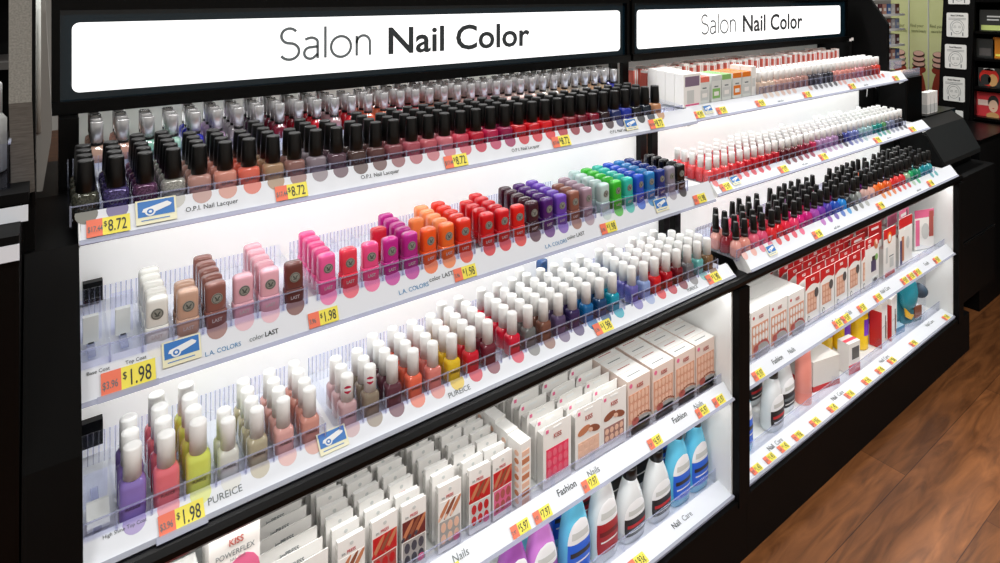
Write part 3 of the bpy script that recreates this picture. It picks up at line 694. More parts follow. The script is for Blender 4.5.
# ------------------------------------------------------------------ lower cases: shelf strips
LS = []
for k, (x0, x1) in enumerate(UX):
    F = Strip(x0+.004, x1-.006, (.8186,-.8586), (.795,-.882)); N = Strip(x0+.004, x1-.004, (.834,-1.088), (.798,-1.098))
    LS.append((F, N))
    if k == 0:
        ft = [(.515, .0165, 'Nails', .0145, INKG, 0), (.425, .0165, 'Fashion', .0145, INK, .008), (.735, .0165, 'Fashion', .0145, INK, .008), (.80, .0165, 'Nails', .0145, INKG, 0), (1.045, .0165, 'Fashion', .0145, INK, .008), (1.108, .0165, 'Nails', .0145, INKG, 0)]
        ntx = [(1.045, .016, 'Nail', .0145, INK, .008), (1.08, .016, 'Care', .0145, INKG, 0), (.70, .016, 'Nail', .0145, INK, .008), (.735, .016, 'Care', .0145, INKG, 0)]
    else:
        ft = [(1.405, .010, 'Fashion', .0145, INK, .008), (1.468, .010, 'Nails', .0145, INKG, 0), (1.70, .012, 'Fashion', .0145, INK, .008), (1.765, .012, 'Nails', .0145, INKG, 0), (1.99, .012, 'Nail Care', .0145, INKG, 0), (2.29, .012, 'Tools', .0145, INKG, 0)]
        ntx = [(1.405, .020, 'Nail', .0145, INK, .008), (1.440, .020, 'Care', .0145, INKG, 0), (1.715, .020, 'Nail', .0145, INK, .008), (1.75, .020, 'Care', .0145, INKG, 0), (2.02, .020, 'Nail Care', .0145, INKG, 0), (2.36, .020, 'Nail Care', .0145, INKG, 0)]
    shelf('shelf', f'white shelf with Fashion Nails strip inside the {BAYS[k]} lower case', F, 1.083, -.8765, (), .01, 0, ft, False)
    shelf('shelf', f'bottom shelf with Nail Care strip inside the {BAYS[k]} lower case', N, 1.083, -1.100, (), .01, 0, ntx, False)
    # low clear fence behind each strip
    for nm, zz, yy, hh in (('Fashion Nails', -.874, .8235, .030), ('Nail Care', -1.098, .838, .034)):
        f = thing('clear_fence', f'low clear acrylic fence behind the {nm} strip, {BAYS[k]} bay', 'shelf fence', W(x0+.006, yy, zz))
        link('sheet', MB().box(0, x1-x0-.012, 0, .0012, 0, hh, ACRF).box(0, x1-x0-.012, -.0002, .0014, hh-.001, hh, ACRE).mesh('sheet'), f)
        dm = MB().prism_x([(.0013,0),(.0013,hh),(.015,hh*.85),(.12,hh*.6),(.12,0)], -.0005, .0005, ACR).mesh('divider')
        nd = int((x1-x0)/.105)
        for i in range(1, nd+1): link('divider', dm, f, (i*(x1-x0-.012)/(nd+1), 0, 0))
    light_under(x0, x1, .808, -.648, 5.2, .30, .02)
    light_under(x0, x1, .825, -.888, 4.0, .30, .02)
F, N = LS[0]
for x, o_, n_, l in ((.49, '7.97', '5.97', 'left of the Nails lettering'), (.625, '7.97', '5.97', 'left of the adjoining $7.97 tag'), (.672, '9.97', '7.97', 'right of the adjoining $5.97 tag'), (.783, '9.97', '7.97', 'below the middle Fashion Nails lettering'), (.958, '7.97', '6.97', 'above the white bottle with black label'), (1.108, '6.97', '5.97', 'left of two under the boxed nails'), (1.166, '6.97', '5.97', 'right of two under the boxed nails')):
    price_tag(F, x, o_, n_, f'${n_} tag on nearer Fashion Nails strip, {l}', .80)
price_tag(N, .918, '97', '.93\u00a2', 'yellow 93-cent tag on the nearer Nail Care strip', .95)
F2, N2 = LS[1]
for i, x in enumerate((1.318, 1.692, 1.738, 1.83, 1.93, 2.11, 2.158, 2.206, 2.36)):
    price_tag(F2, x, '7.97', '5.97', f'orange and yellow tag on farther Fashion Nails strip, {nth(i+1)} from the left', .88)
for i, x in enumerate((1.318, 1.375, 1.435, 1.50, 1.585, 1.675, 1.77, 1.87, 1.955, 2.035, 2.19, 2.455)):
    price_tag(N2, x, '1.97', ('1.43','1.43','1.42','.93\u00a2','.97\u00a2','1.42')[i % 6], f'orange and yellow tag on farther Nail Care strip, {nth(i+1)} from the left', .80)

# ------------------------------------------------------------------ carded nail sets
def nail_rows(mb, x0, x1, z0, z1, nx, nz, col, y, lv=2):
    for i in range(nx):
        for j in range(nz):
            mb.disc(x0+(i+.5)*(x1-x0)/nx, z0+(j+.5)*(z1-z0)/nz, .40*(x1-x0)/nx, .43*(z1-z0)/nz, y-lv*.0003, col, 10)
def fingers(mb, x0, x1, z0, z1, y, n=3, c=SKIN, nail=PRED, lean=.62):
    for i in range(n):
        cx = x0+(i+.75)*(x1-x0)/(n+.6); cz = (z0+z1)/2+(i-1)*.001
        L_ = min((z1-z0)*.62, (x1-x0)*.55)
        P = []
        for q in range(14):
            a = 2*PI*q/14; u_, v_ = .0032*math.cos(a), L_*math.sin(a)
            x, z = cx+u_*math.cos(-lean)-v_*math.sin(-lean), cz+u_*math.sin(-lean)+v_*math.cos(-lean)
            P.append((min(max(x, x0), x1), min(max(z, z0), z1)))
        mb.prism_y(P, y-.0006, y-.0003, c if i % 2 == 0 else SKIN2)
        mb.disc(cx-L_*.70*math.sin(lean), cz-L_*.70*math.cos(lean)+.0005, .0024, .0038, y-.0009, nail, 10, -lean)
CARDC = {}
def press_card(x, y, z, style, label, front, group, w=.0205, h=.103, th=.011):
    """hanging card with round hole; printed photograph and a window of nails on the front ones"""
    bg, nail, n2 = style
    t = thing('press_on_nail_card', label, 'nail set', W(x, y, z), R.uniform(-.05, .05), group)
    key = ('card', w, h, th)
    if key not in CARDC:
        m = MB().box(-w+.0006, w-.0006, .0014, th, .0005, h-.012, CARDEDGE).box(-w, w, 0, .0012, 0, h, CARD).box(-w+.0009, w-.0009, .0016, th*.8, h-.0119, h-.002, CARD)
        m.disc(0, h-.009, .0028, .0028, -.0005, GREYP, 12)
        CARDC[key] = m.mesh('card')
    t_ = link('card', CARDC[key], t)
    a = flat_text(t_, 'im', .0062, INKG, (-.0150, -.0006, h-.021), 0, .9); a2 = flat_text(t_, 'PRESS', .0062, REDINK, (-.0072, -.0006, h-.021), .01, .85)
    if front:
        p = MB().box(-w+.001, w-.001, -.0003, 0, h*.48, h*.76, bg); fingers(p, -w+.001, w-.001, h*.48, h*.76, 0, 3, SKIN, nail)
        link('photograph', p.mesh('photograph'), t)
        q = MB().box(-w+.002, w-.002, -.0003, 0, h*.08, h*.46, n2); nail_rows(q, -w+.003, w-.003, h*.10, h*.45, 3, 2, nail, 0)
        q.disc(w*.55, h*.14, .0058, .0058, -.0012, PINK, 14)
        link('nail_window', q.mesh('nail_window'), t)
    return t
PK = [(CARD, SKIN2, GREYW), (PRED, PRED, ROSE), (mat('print_maroon', '#6a2420', .5), mat('nail_charcoal', '#45444e', .3), GREYW), (PRED, ROSE, GREYW), (CARD, PEACHL, GREYW), (PRED, PRED, GREYP), (PRED, ROSE, PINK)]
NZ = -.873
for ci, (x, n, st) in enumerate(((.348, 9, PK[0]), (.399, 10, PK[1]), (.449, 10, PK[2]), (.512, 10, PK[4]), (.568, 9, PK[5]), (.614, 8, PK[6]))):
    for j in range(n):
        dz = R.uniform(-.003, .003)+.0012*j
        press_card(x+R.uniform(-.0015, .0015), .836+.0215*j, NZ+max(0, dz), st, f'white press-on nail card, {nth(j+1)} from the front in the {nth(ci+1)} column of small cards', j == 0 or (ci == 1 and j == n-1), 'small press-on nail cards')
for j in range(10):      # wider grey-white cards at the left
    t = thing('wide_nail_card', f'wide white nail card, {nth(j+1)} from the front beside the small card columns', 'nail set', W(.274, .834+.0225*j, NZ), R.uniform(-.04, .04), 'wide white nail cards')
    link('card', MB().box(-.040, .040, 0, .0015, 0, .105, CARD).box(-.039, .039, .0015, .015, 0, .085, CARDEDGE).mesh('card'), t)
    flat_text(t, 'imPRESS', .0085, INKG, (0, -.0008, .086), .01, .9, 'CENTER'); link('stripe', MB().box(-.03, .03, -.0004, 0, .080, .0815, REDINK).mesh('stripe'), t)
    if j == 0: flat_text(t, 'NAILS', .0075, REDINK, (0, -.0008, .066), .01, .9, 'CENTER')
t = carton('boxed_nail_kit', 'tall white boxed nail kit with pink nail picture at the left of the case', .161, .222, .833, .875, NZ, -.668, CARD, None, 'nail set',
    front=(('t', ('KISS', .0115, ROSE, .52, .865, .02)), ('t', ('POWERFLEX', .0098, INKG, .5, .80, .0)), ('t', ('NAIL GLUE', .0045, INKG, .55, .77)), ('d', (.66, .65, .021, .026, PINK, 0)), ('d', (.62, .62, .021, .012, SKIN, 1, .4)), ('d', (.66, .645, .015, .008, mat('print_blush', '#efd2c4', .4), 2, .4)), ('r', (.0,.5,.62,.68,PINK,0)), ('r', (.0,1,.1,.38,mat('print_blush', '#efd2c4', .4),0))))
t = carton('red_nail_pack', 'red and white nail pack at the far left of the lower case', .098, .150, .835, .86, NZ, -.705, CARD, None, 'nail set', front=(('d', (.45, .88, .022, .022, PRED, 0)), ('r', (.05,.95,.3,.8,PRED,0)), ('d', (.5, .45, .014, .022, SKIN, 1))))
for j in range(5):
    t = thing('side_on_nail_pack', f'white nail pack turned side-on with tan nails along its edge, {nth(j+1)} from front', 'nail set', W(.655, .842+.037*j, NZ), PI/2+.1, 'side-on nail packs')
    link('box', MB().box(-.016, .016, -.012, .012, 0, .112-.002*(j % 2), CARD).mesh('box'), t)
    q = MB()
    for i in range(7): q.disc(-.006, .012+.0135*i, .0055, .0048, .0122, SKIN if i % 2 else PEACHL, 10)
    for i in range(7): q.box(-.0164, -.016, -.008, .009, .008+.0135*i, .017+.0135*i, SKIN if i % 2 else PEACHL)
    link('nail_strip', q.mesh('nail_strip'), t)
# big hanging cards with slot holes
BIG = [(.737, mat('nail_hotpink', '#e0385c', .35), None), (.812, PEACHL, SKIN), (.882, mat('nail_mauve', '#9c7068', .4), SKIN2)]
for ci, (x, nc, ph) in enumerate(BIG):
    for j in range(9):
        w = .033; h = .108
        t = thing('large_nail_card', f'large white nail set card, {nth(j+1)} from front, {["pink nails","nude nails","mauve nails"][ci]} column', 'nail set', W(x+R.uniform(-.002,.002), .836+.0235*j, NZ+.001*j), R.uniform(-.04,.04), 'large nail set cards')
        m = MB(); P = [(-w+.006,h),(-w,h-.012),(-w,0),(w,0),(w,h)]
        m.prism_y(P, 0, .0014, CARD).box(-w+.001, w-.001, .0014, .018, 0, h-.014, CARDEDGE).box(-.010, .010, -.0004, 0, h-.010, h-.006, WHITE)
        link('card', m.mesh('card'), t)
        link('corner_mark', MB().box(-w+.006, -w+.012, -.0005, 0, h-.012, h-.006, PINK).mesh('corner_mark'), t)
        if j == 0:
            flat_text(t, 'KISS', .0115, ROSE, (0, -.0006, h-.026), .02, .9, 'CENTER')
            q = MB().box(-w*.80, w*.80, -.0003, 0, h*.14, h*.62 if ph is None else h*.42, nc); nail_rows(q, -w*.78, w*.78, h*.16, h*.60 if ph is None else h*.40, 4, 3 if ph is None else 2, mat('nail_gloss', '#e86a80', .25) if ph is None else PEACHL, 0)
            if ph: q.disc(-.012, h*.60, .016, .007, -.0006, ph, 14, .25); q.disc(.014, h*.56, .015, .0065, -.0008, SKIN2, 14, -.35); q.disc(.004, h*.565, .006, .004, -.0011, PEACHL, 12, -.3)
            link('nail_window', q.mesh('nail_window'), t)
# boxed nails with a clear front
for ci, x in enumerate((.955, 1.029, 1.101, 1.171)):
    for j in range(8):
        w = .033; h = .108; d = .0268
        t = thing('boxed_nail_set', f'white topped box of nude nails, {nth(j+1)} from front, {nth(ci+1)} column by the right wall', 'nail set', W(x, .838+d*j+.002*j*0, NZ), 0, 'boxed nude nail sets')
        link('box', MB().box(-w, w, 0, d-.0008, 0, h, mat('box_blush', '#e2cfc4', .5)).box(-w+.0003, w-.0003, .0003, d-.0011, h, h+.0003, CARD).mesh('box'), t)
        link('top_print', MB().box(-w*.6, w*.5, d*.45, d*.52, h+.0003, h+.0005, ROSE if j % 2 else INKG).mesh('top_print'), t)
        if j == 0:
            flat_text(t, 'KISS', .0115, ROSE, (.002, -.0008, h-.020), .02, .9, 'CENTER')
            q = MB().box(-w*.92, w*.92, -.0003, 0, h*.02, h*.74, PEACH); nail_rows(q, -w*.85, w*.85, h*.26, h*.74, 5, 3, PEACHL, 0)
            q.disc(-w*.72, h*.90, .0045, .0045, -.0004, PINK, 12).disc(w*.3, h*.06, .034, .024, -.0007, GREYW, 18).box(-w*.92, w*.92, -.0007, 0, h*.0, h*.20, GREYW).disc(-w*.35, h*.22, .010, .008, -.001, ROSE, 14)
            for i in range(12):
                a = math.radians(15+i*11); q.disc(w*.3+.033*math.cos(a), h*.06+.024*math.sin(a)+.004, .003, .0016, -.0011, SKIN2, 8) if abs(w*.3+.033*math.cos(a)) < w else None
            link('nail_window', q.mesh('nail_window'), t)
# farther bay: boxed nails, red headed cards, tools
for ci, x in enumerate((1.305, 1.390, 1.473, 1.557)):
    for j in range(4):
        w = .039; h = .116-.003*ci; d = .040
        t = thing('boxed_nail_set', f'white topped box of peach nails, {nth(j+1)} from front, {nth(ci+1)} column in the farther case', 'nail set', W(x, .84+d*j, NZ), 0, 'boxed peach nail sets')
        link('box', MB().box(-w, w, 0, d-.001, 0, h, CARD).mesh('box'), t)
        flat_text(t, 'KISS', .011, ROSE, (.004, -.0008, h-.022), .02, .9, 'CENTER')
        q = MB().box(-w*.9, w*.9, -.0003, 0, h*.04, h*.70, PEACH); nail_rows(q, -w*.85, w*.85, h*.28, h*.68, 5, 2, CARD if ci else PEACHL, 0)
        q.disc(w*.2, h*.0+.012, .033, .024, -.0006, ROSE, 18).disc(w*.2, h*.0+.009, .031, .021, -.0009, GREYW, 18).disc(-w*.5, h*.20, .010, .009, -.0012, ROSE, 14).disc(-w*.7, h*.86, .004, .004, -.0004, PRED, 10)
        link('nail_window', q.mesh('nail_window'), t)
for ci in range(5):
    for j in range(9):
        w = .036; h = .128
        x = 1.642+.0785*ci
        t = thing('red_headed_nail_card', f'white nail card with arched red header, {nth(j+1)} from front, {nth(ci+1)} column', 'nail set', W(x, .842+.0245*j, NZ+.0015*j), R.uniform(-.03,.03), 'red headed nail cards')
        link('card', MB().box(-w, w, 0, .0014, 0, h, CARD).box(-w, w, .0014, .018, 0, h*.72, CARDEDGE).mesh('card'), t)
        P = [(-w,h),(-w,h*.72)]+[(-w+2*w*i/8, h*.72+h*.09*math.sin(PI*i/8)) for i in range(1, 8)]+[(w,h*.78),(w,h)]
        link('red_header', MB().prism_y(P[::-1], -.0004, 0, PRED).mesh('red_header'), t)
        flat_text(t, 'KISS', .0105, CARD, (.0, -.0008, h*.88), .02, .9, 'CENTER')
        if j == 0:
            q = MB().box(-w*.75, w*.55, -.0003, 0, h*.24, h*.66, PEACH); nail_rows(q, -w*.7, w*.5, h*.26, h*.64, 3, 3, PEACHL, 0)
            q.disc(w*.5, h*.60, .0105, .013, -.0012, mat('print_grey_dark', '#54504e', .5), 14).disc(-w*.55, h*.12, .006, .008, -.0004, INK, 12).disc(-w*.55, h*.12, .004, .006, -.0007, CARD, 12)
            link('nail_window', q.mesh('nail_window'), t)
def flat_card(name, label, x, w, h, hdr, deco, y=.84, rz=0, hh=.80, group=None):
    t = thing(name, label, 'nail set', W(x, y, NZ), rz, group)
    link('card', MB().box(-w, w, 0, .0016, 0, h, CARD).box(-w*.9, w*.9, .0016, .02, .0, h*.6, CARDEDGE).mesh('card'), t)
    link('header', MB().box(-w, w, -.0005, 0, h*hh, h, hdr).mesh('header'), t)
    q = MB()
    for d in deco:
        if d[0] == 'd': q.disc(d[1]*w, d[2]*h, d[3], d[4], -.0008-d[6]*.0003, d[5], 14, d[7] if len(d) > 7 else 0)
        else: q.box(d[1]*w, d[2]*w, -.0008-d[6]*.0003, 0, d[3]*h, d[4]*h, d[5])
    link('printed_front', q.mesh('printed_front'), t)
    return t
VIO = mat('print_violet', '#4a4468', .4); BRW = mat('print_dark', '#2c2626', .4)
a = flat_card('gel_polish_card', 'red headed white card with a dark violet bottle pictured', 1.985, .044, .150, PRED, (('d',.55,.82,.012,.016,SKIN,0,.5),('d',.62,.86,.006,.009,mat('print_blush','#efd2c4',.4),1,.5),('r',-.15,.55,.30,.52,VIO,0),('r',.0,.4,.52,.60,BRW,0),('d',.62,.56,.010,.010,GRN,0),('r',.0,.9,.06,.18,GREYP,0),('d',.4,.12,.012,.006,BRW,1)))
flat_text(a, 'KISS', .012, CARD, (-.018, -.0012, .136), .02, .9, 'CENTER'); flat_text(a, 'GEL', .013, CARD, (-.020, -.0012, .122), .02, .9, 'CENTER')
a = flat_card('nail_tool_card', 'white card of nail tools with an orange ring picture and red base', 2.105, .042, .150, PRED, (('d',-.05,.80,.015,.018,ORG,0),('d',-.05,.79,.009,.011,CARD,1),('r',-.65,-.35,.30,.62,GREYP,0),('r',-.1,.6,.40,.42,INKG,0),('r',.0,.6,.18,.38,GREYP,0),('r',-.8,.8,.02,.10,PRED,0)))
a = flat_card('red_corner_card', 'white card with dark red corner and a dark brush printed on it', 2.235, .050, .155, PRED, (('r',-.85,-.55,.05,.55,VIO,0),('r',-.6,-.3,.12,.62,SKIN,1),('d',.3,.45,.012,.02,GREYP,0),('r',-.2,.8,.72,.80,CARD,0)), .845)
a = flat_card('pink_blister_card', 'pink topped blister card tilted by the right wall', 2.425, .045, .135, PINK, (('d',.1,.45,.018,.028,GREYP,0),('r',-.9,-.5,.1,.75,PINK,0),('r',.5,.95,.3,.95,ROSE,0)), .86, -.30)
for j in range(5):
    flat_card('pink_file_card', f'pink nail file card, {nth(j+1)} from front behind the red corner card', 2.30-.004*j, .042, .158+.003*j, PINK, (('r',-.7,.5,.86,.92,CARD,0),('d',.6,.9,.006,.012,BRW,0)), .875+.034*j, .05, .60, 'pink nail file cards')
for j in range(4):
    flat_card('orange_file_card', f'red and orange nail file card, {nth(j+1)} from front behind the tool card', 2.10-.005*j, .042, .152+.002*j, ORG if j > 1 else PRED, (('r',-.6,.5,.88,.93,CARD,0),), .88+.035*j, -.03, .62, 'red and orange file cards')
for j in range(5):
    flat_card('red_file_card', f'red nail file card, {nth(j+1)} from front behind the gel polish card', 1.985-.004*j, .044, .140+.002*j, PRED, (('r',-.6,.5,.88,.93,CARD,0),('d',.4,.75,.006,.010,SKIN,0)), .88+.033*j, 0, .62, 'red file cards')

# ------------------------------------------------------------------ bottles on the bottom decks
BZ = -1.0985
def remover(x, y, label, body, low, cap, nm='remover_bottle', k=1.0, group=None, lowh=(.018, .072), kx=1.08, z=BZ, rz=0, accent=None):
    """flat-shouldered squeeze bottle: tapering body, collar, cap, and an oval label with white peak"""
    t = thing(nm, label, 'remover bottle', W(x, y, z), rz, group)
    prof = [(.027,.016,0),(.030,.0185,.002),(.031,.0192,.012),(.0315,.0195,.050),(.029,.0185,.080),(.0235,.0165,.105),(.0165,.0140,.128),(.0128,.0122,.138),(.0120,.0118,.146)]
    prof = [(a*kx, b_*kx, c*k) for a, b_, c in prof]
    MB().lathe(prof, body, 24, 2.6).obj('bottle', t)
    if cap is not None:
        MB().lathe([(.0132*kx,.0130*kx,.1462*k),(.0132*kx,.0130*kx,.170*k),(.012*kx,.0118*kx,.172*k)], cap, 20).obj('cap', t)
    def r_at(z_):
        for (a, b_, c), (a2, b2, c2) in zip(prof, prof[1:]):
            if c <= z_ <= c2:
                f = (z_-c)/(c2-c); return a+(a2-a)*f, b_+(b2-b_)*f
        return prof[-1][:2]
    def patch(z0, z1, hw, m, off, name):
        mb = MB(); n, rows = 12, 8; v = []
        for q in range(rows+1):
            z_ = (z0+(z1-z0)*q/rows)*k; rx, ry = r_at(z_); h_ = hw(q/rows)
            for i in range(n+1):
                a = -PI/2-h_+2*h_*i/n; c, s_ = math.cos(a), math.sin(a); e = 2/2.6
                v.append(((rx+off)*math.copysign(abs(c)**e, c), (ry+off)*math.copysign(abs(s_)**e, s_), z_))
        mb.add(v, [(q*(n+1)+i, q*(n+1)+i+1, (q+1)*(n+1)+i+1, (q+1)*(n+1)+i) for q in range(rows) for i in range(n)], m, True)
        return mb.obj(name, t)
    ll = patch(lowh[0], lowh[1], lambda f: .95-.25*max(0, .3-f), low, .0005, 'lower_label')
    ul = patch(lowh[1], lowh[1]+.040, lambda f: .95*math.sqrt(max(.0, 1-f**2.2))+.02, mat('label_white', '#eef0f2', .4), .0005, 'upper_label')
    patch(lowh[1]+.008, lowh[1]+.019, lambda f: .62, GREYP, .0009, 'name_plate').parent = ul
    patch(lowh[1]-.022, lowh[1]-.014, lambda f: .70, accent or BRW, .0009, 'text_bar').parent = ll
    patch(lowh[1]-.034, lowh[1]-.031, lambda f: .6, CARD, .0009, 'text_line').parent = ll
    return t
CLRB = mat('remover_blue', '#62c3e6', .22, coat=.3); CLRW = mat('remover_clear', '#dfe4e6', .25, coat=.3); MAG = mat('remover_purple', '#a85bb8', .25, coat=.3); LB = mat('label_blue', '#1f62d8', .4); LR = mat('label_red', '#a51c28', .4); LK = mat('label_black', '#18181a', .4); GRK = mat('label_grey', '#7e7e80', .4)
remover(.662, .872, 'purple remover bottle leftmost under the nearer Fashion Nails strip', MAG, mat('label_purple', '#8a3fa0', .4), WHITE)
remover(.724, .868, 'pink-purple remover bottle left of the large blue one, nearer bottom deck', mat('remover_orchid', '#d084d8', .25, coat=.3), mat('label_purple', '#8a3fa0', .4), WHITE)
remover(.770, .935, 'blue remover bottle standing behind the purple bottles', CLRB, LB, CAPBLK)
remover(.806, .868, 'blue remover bottle just left of the red labelled one, nearer bottom deck', CLRB, LB, CAPBLK, 'remover_bottle', 1.04)
remover(.882, .868, 'clear remover bottle with a dark red label', CLRW, LR, CAPBLK, 'remover_bottle', 1.04, accent=mat('label_red_dark', '#6c0f18', .4))
remover(.958, .866, 'clear remover bottle with black label right of the red labelled bottle', CLRW, LK, CAPBLK, 'remover_bottle', .80, lowh=(.020,.062), kx=1.12, accent=PRED)
remover(1.040, .866, 'clear remover bottle with black label left of two blue bottles', CLRW, LK, CAPBLK, 'remover_bottle', .80, lowh=(.020,.062), kx=1.12, accent=PRED)
remover(1.108, .866, 'blue remover bottle second from the right wall, nearer bottom deck', CLRB, LB, CAPBLK, 'remover_bottle', .93)
remover(1.172, .866, 'blue remover bottle against the right wall, nearer bottom deck', CLRB, LB, CAPBLK, 'remover_bottle', .93)
for i, (x, b_, l_) in enumerate(((.90, CLRW, LR), (.985, CLRW, LK), (1.065, CLRW, LK), (1.135, CLRB, LB), (.835, CLRB, LB))):
    remover(x, .945, f'{"blue" if b_ is CLRB else "clear"} remover bottle in the back row, {["behind the red label bottle","behind first black label","behind second black label","behind the two right blue bottles","behind the large blue bottle"][i]}', b_, l_, CAPBLK)
remover(1.352, .868, 'blue remover bottle at the left edge of the farther bottom deck', CLRB, LB, CAPBLK, 'remover_bottle', 1.08)
remover(1.490, .868, 'clear remover bottle with black cap and black label in the farther bay', CLRW, LK, CAPBLK, 'remover_bottle', .86, lowh=(.020,.062), kx=1.12, accent=PRED)
remover(1.578, .888, 'clear black-capped remover bottle beside the peach tube', CLRW, LK, CAPBLK, 'remover_bottle', .86, lowh=(.020,.062), kx=1.12, accent=INKG)
remover(1.535, .955, 'clear remover bottle in the back row of the farther bottom deck', CLRW, LK, CAPBLK, 'remover_bottle', .86, lowh=(.020,.062), kx=1.12, accent=PRED)
t = thing('peach_tube', 'tall peach coloured squeeze tube beside the clear bottles', 'tube', W(1.650, .872, BZ))
MB().lathe([(.022,.020,0),(.0235,.021,.002),(.0225,.020,.10),(.0225,.014,.155),(.023,.003,.172)], mat('tube_peach', '#f0988a', .35, coat=.2), 24).obj('tube', t)
MB().lathe([(.0232,.0212,.0),(.0236,.0214,.0012),(.0236,.0214,.030)], mat('tube_peach_cap', '#ef8f80', .3, coat=.3), 24, close=False).obj('cap', t)
# white box with a red foot
t = thing('white_gift_box', 'large plain white box with a red foot, farther bottom deck', 'box', W(1.765, .905, BZ), -.22)
MB().box(-.052, .052, -.045, .060, .014, .082, mat('box_cream', '#dcd9d3', .5)).obj('box', t); MB().box(-.0525, .0525, -.0455, .0605, 0, .014, PRED).obj('red_foot', t)
t = thing('small_white_carton', 'small white and pink carton leaning by the yellow bottles', 'box', W(1.893, .862, BZ), -.12)
MB().box(-.027, .027, -.014, .020, 0, .088, CARD).obj('box', t)
MB().box(-.0272, .0272, -.0145, -.014, 0, .026, mat('print_coral_pink', '#e0505e', .45)).box(-.012, .022, -.0146, -.014, .040, .074, mat('window_dark', '#5f6264', .3)).box(-.0272, .0272, -.004, .006, .088, .0885, mat('print_coral_pink', '#e0505e', .45)).obj('printed_front', t)
YB = mat('bottle_yellow', '#f2c616', .35, coat=.2); PUR = mat('cap_purple', '#7a3ac0', .35)
for i, (x, y) in enumerate(((1.945, .965), (1.995, .935), (2.045, .905))):
    t = thing('yellow_bottle', f'yellow bottle with purple cap and label, {nth(i+1)} from left on the farther bottom deck', 'bottle', W(x, y, BZ), .2*i-.2, 'yellow bottles with purple caps')
    MB().lathe([(.024,.024,0),(.026,.026,.002),(.0265,.0265,.012),(.0265,.0265,.100),(.024,.024,.104),(.0265,.0265,.108),(.0265,.0265,.128),(.021,.021,.136)], YB, 24).obj('bottle', t)
    MB().lathe([(.0165,.0165,.136),(.0165,.0165,.152),(.014,.014,.156)], PUR, 20).obj('cap', t)
    mb = MB(); v = []
    for z_ in (.045, .095):
        for q in range(11): a = -PI/2-.75+1.5*q/10; v.append((.0269*math.cos(a), .0269*math.sin(a), z_))
    mb.add(v, [(q, q+1, q+12, q+11) for q in range(10)], PUR, True).obj('label', t)
for i, (x, rz) in enumerate(((2.112, .0), (2.182, -.03))):
    t = thing('white_red_pack', f'upright white pack with red side, {["beside the yellow bottles","right of another beside the yellow bottles"][i]}', 'pack', W(x, .868, BZ), .12)
    MB().box(-.028, .028, -.010, .024, 0, .140-.008*i, CARD).obj('box', t)
    MB().box(-.0285, -.0275, -.0102, .0242, 0, .112, PRED).box(-.022, .022, -.0104, -.010, .06, .064, GREYP).box(.006, .012, -.0106, -.010, .02, .09, BRW).box(.012, .018, -.0106, -.010, .01, .07, SKIN).obj('printed_front', t)
t = thing('blue_backed_card', 'blue backing card with a white brush on it', 'pack', W(2.235, .945, BZ), .0)
MB().box(-.045, .045, .0, .003, 0, .165, mat('print_blue_photo', '#2d62b0', .4)).obj('card', t)
MB().lathe([(.012,.012,0),(.015,.014,.02),(.015,.014,.06),(.008,.008,.075)], mat('brush_ivory', '#dcd8cc', .5), 16, cy=-.016).lathe([(.018,.014,.075),(.022,.017,.10),(.018,.014,.125),(.006,.005,.132)], mat('bristle_ivory', '#e6e2d6', .8), 16, cy=-.016).obj('brush', t)
MB().box(.01, .04, -.0004, 0, .10, .15, ORG).box(-.04, .0, -.0004, 0, .12, .14, mat('print_sky', '#6ea6d8', .4)).obj('printed_front', t)
t = thing('blue_pack', 'small flat blue pack lying behind the Nail Care strip', 'pack', W(2.225, .858, BZ), -.1); MB().box(-.03, .03, 0, .03, 0, .022, mat('print_steel_blue', '#4f86ac', .4)).box(-.028, .028, .001, .029, .022, .0224, mat('print_steel_pale', '#9fbccc', .4)).obj('box', t)
t = ff = thing('foot_file_pack', 'teal egg-shaped foot file in a clear blister pack', 'foot file', W(2.325, .872, BZ), -.25)
TL = mat('teal_plastic', '#1c98a8', .25, coat=.4); YL = mat('insert_yellow', '#f0bc20', .5); NAVY = mat('insert_slate', '#3f5566', .4)
MB().lathe([(.046,.022,.0),(.050,.028,.004),(.056,.034,.06),(.054,.034,.15),(.040,.026,.172)], ACR, 24, 3).obj('blister', t)
MB().lathe([(.004,.004,.036),(.022,.014,.042),(.034,.021,.064),(.036,.023,.090),(.030,.019,.116),(.016,.012,.134),(.003,.003,.138)], TL, 24).obj('egg_handle', t)
m = MB(); m.lathe([(.0,.0,0),(.021,.026,.0),(.021,.026,.006),(.012,.014,.0075)], NAVY, 20, close=False).lathe([(.012,.014,.0075),(.0,.0,.0085)], CARD, 20, close=False)
q = m.obj('file_disc', t); q.rotation_euler = (0, PI/2, .35); q.location = (.033, -.010, .092)
MB().box(-.047, .047, .010, .013, .004, .165, mat('insert_teal', '#3fa0ac', .5)).prism_y([(-.038,.056),(-.034,.030),(-.012,.018),(.002,.030),(-.012,.034)], -.020, -.016, YL).box(.010, .040, -.016, -.012, .016, .050, SKIN2).box(-.046, .046, -.010, -.008, .004, .030, mat('insert_teal_dark', '#2f7f8c', .5)).obj('insert_card', t)

ff.scale = (1.1, 1, 1.14)
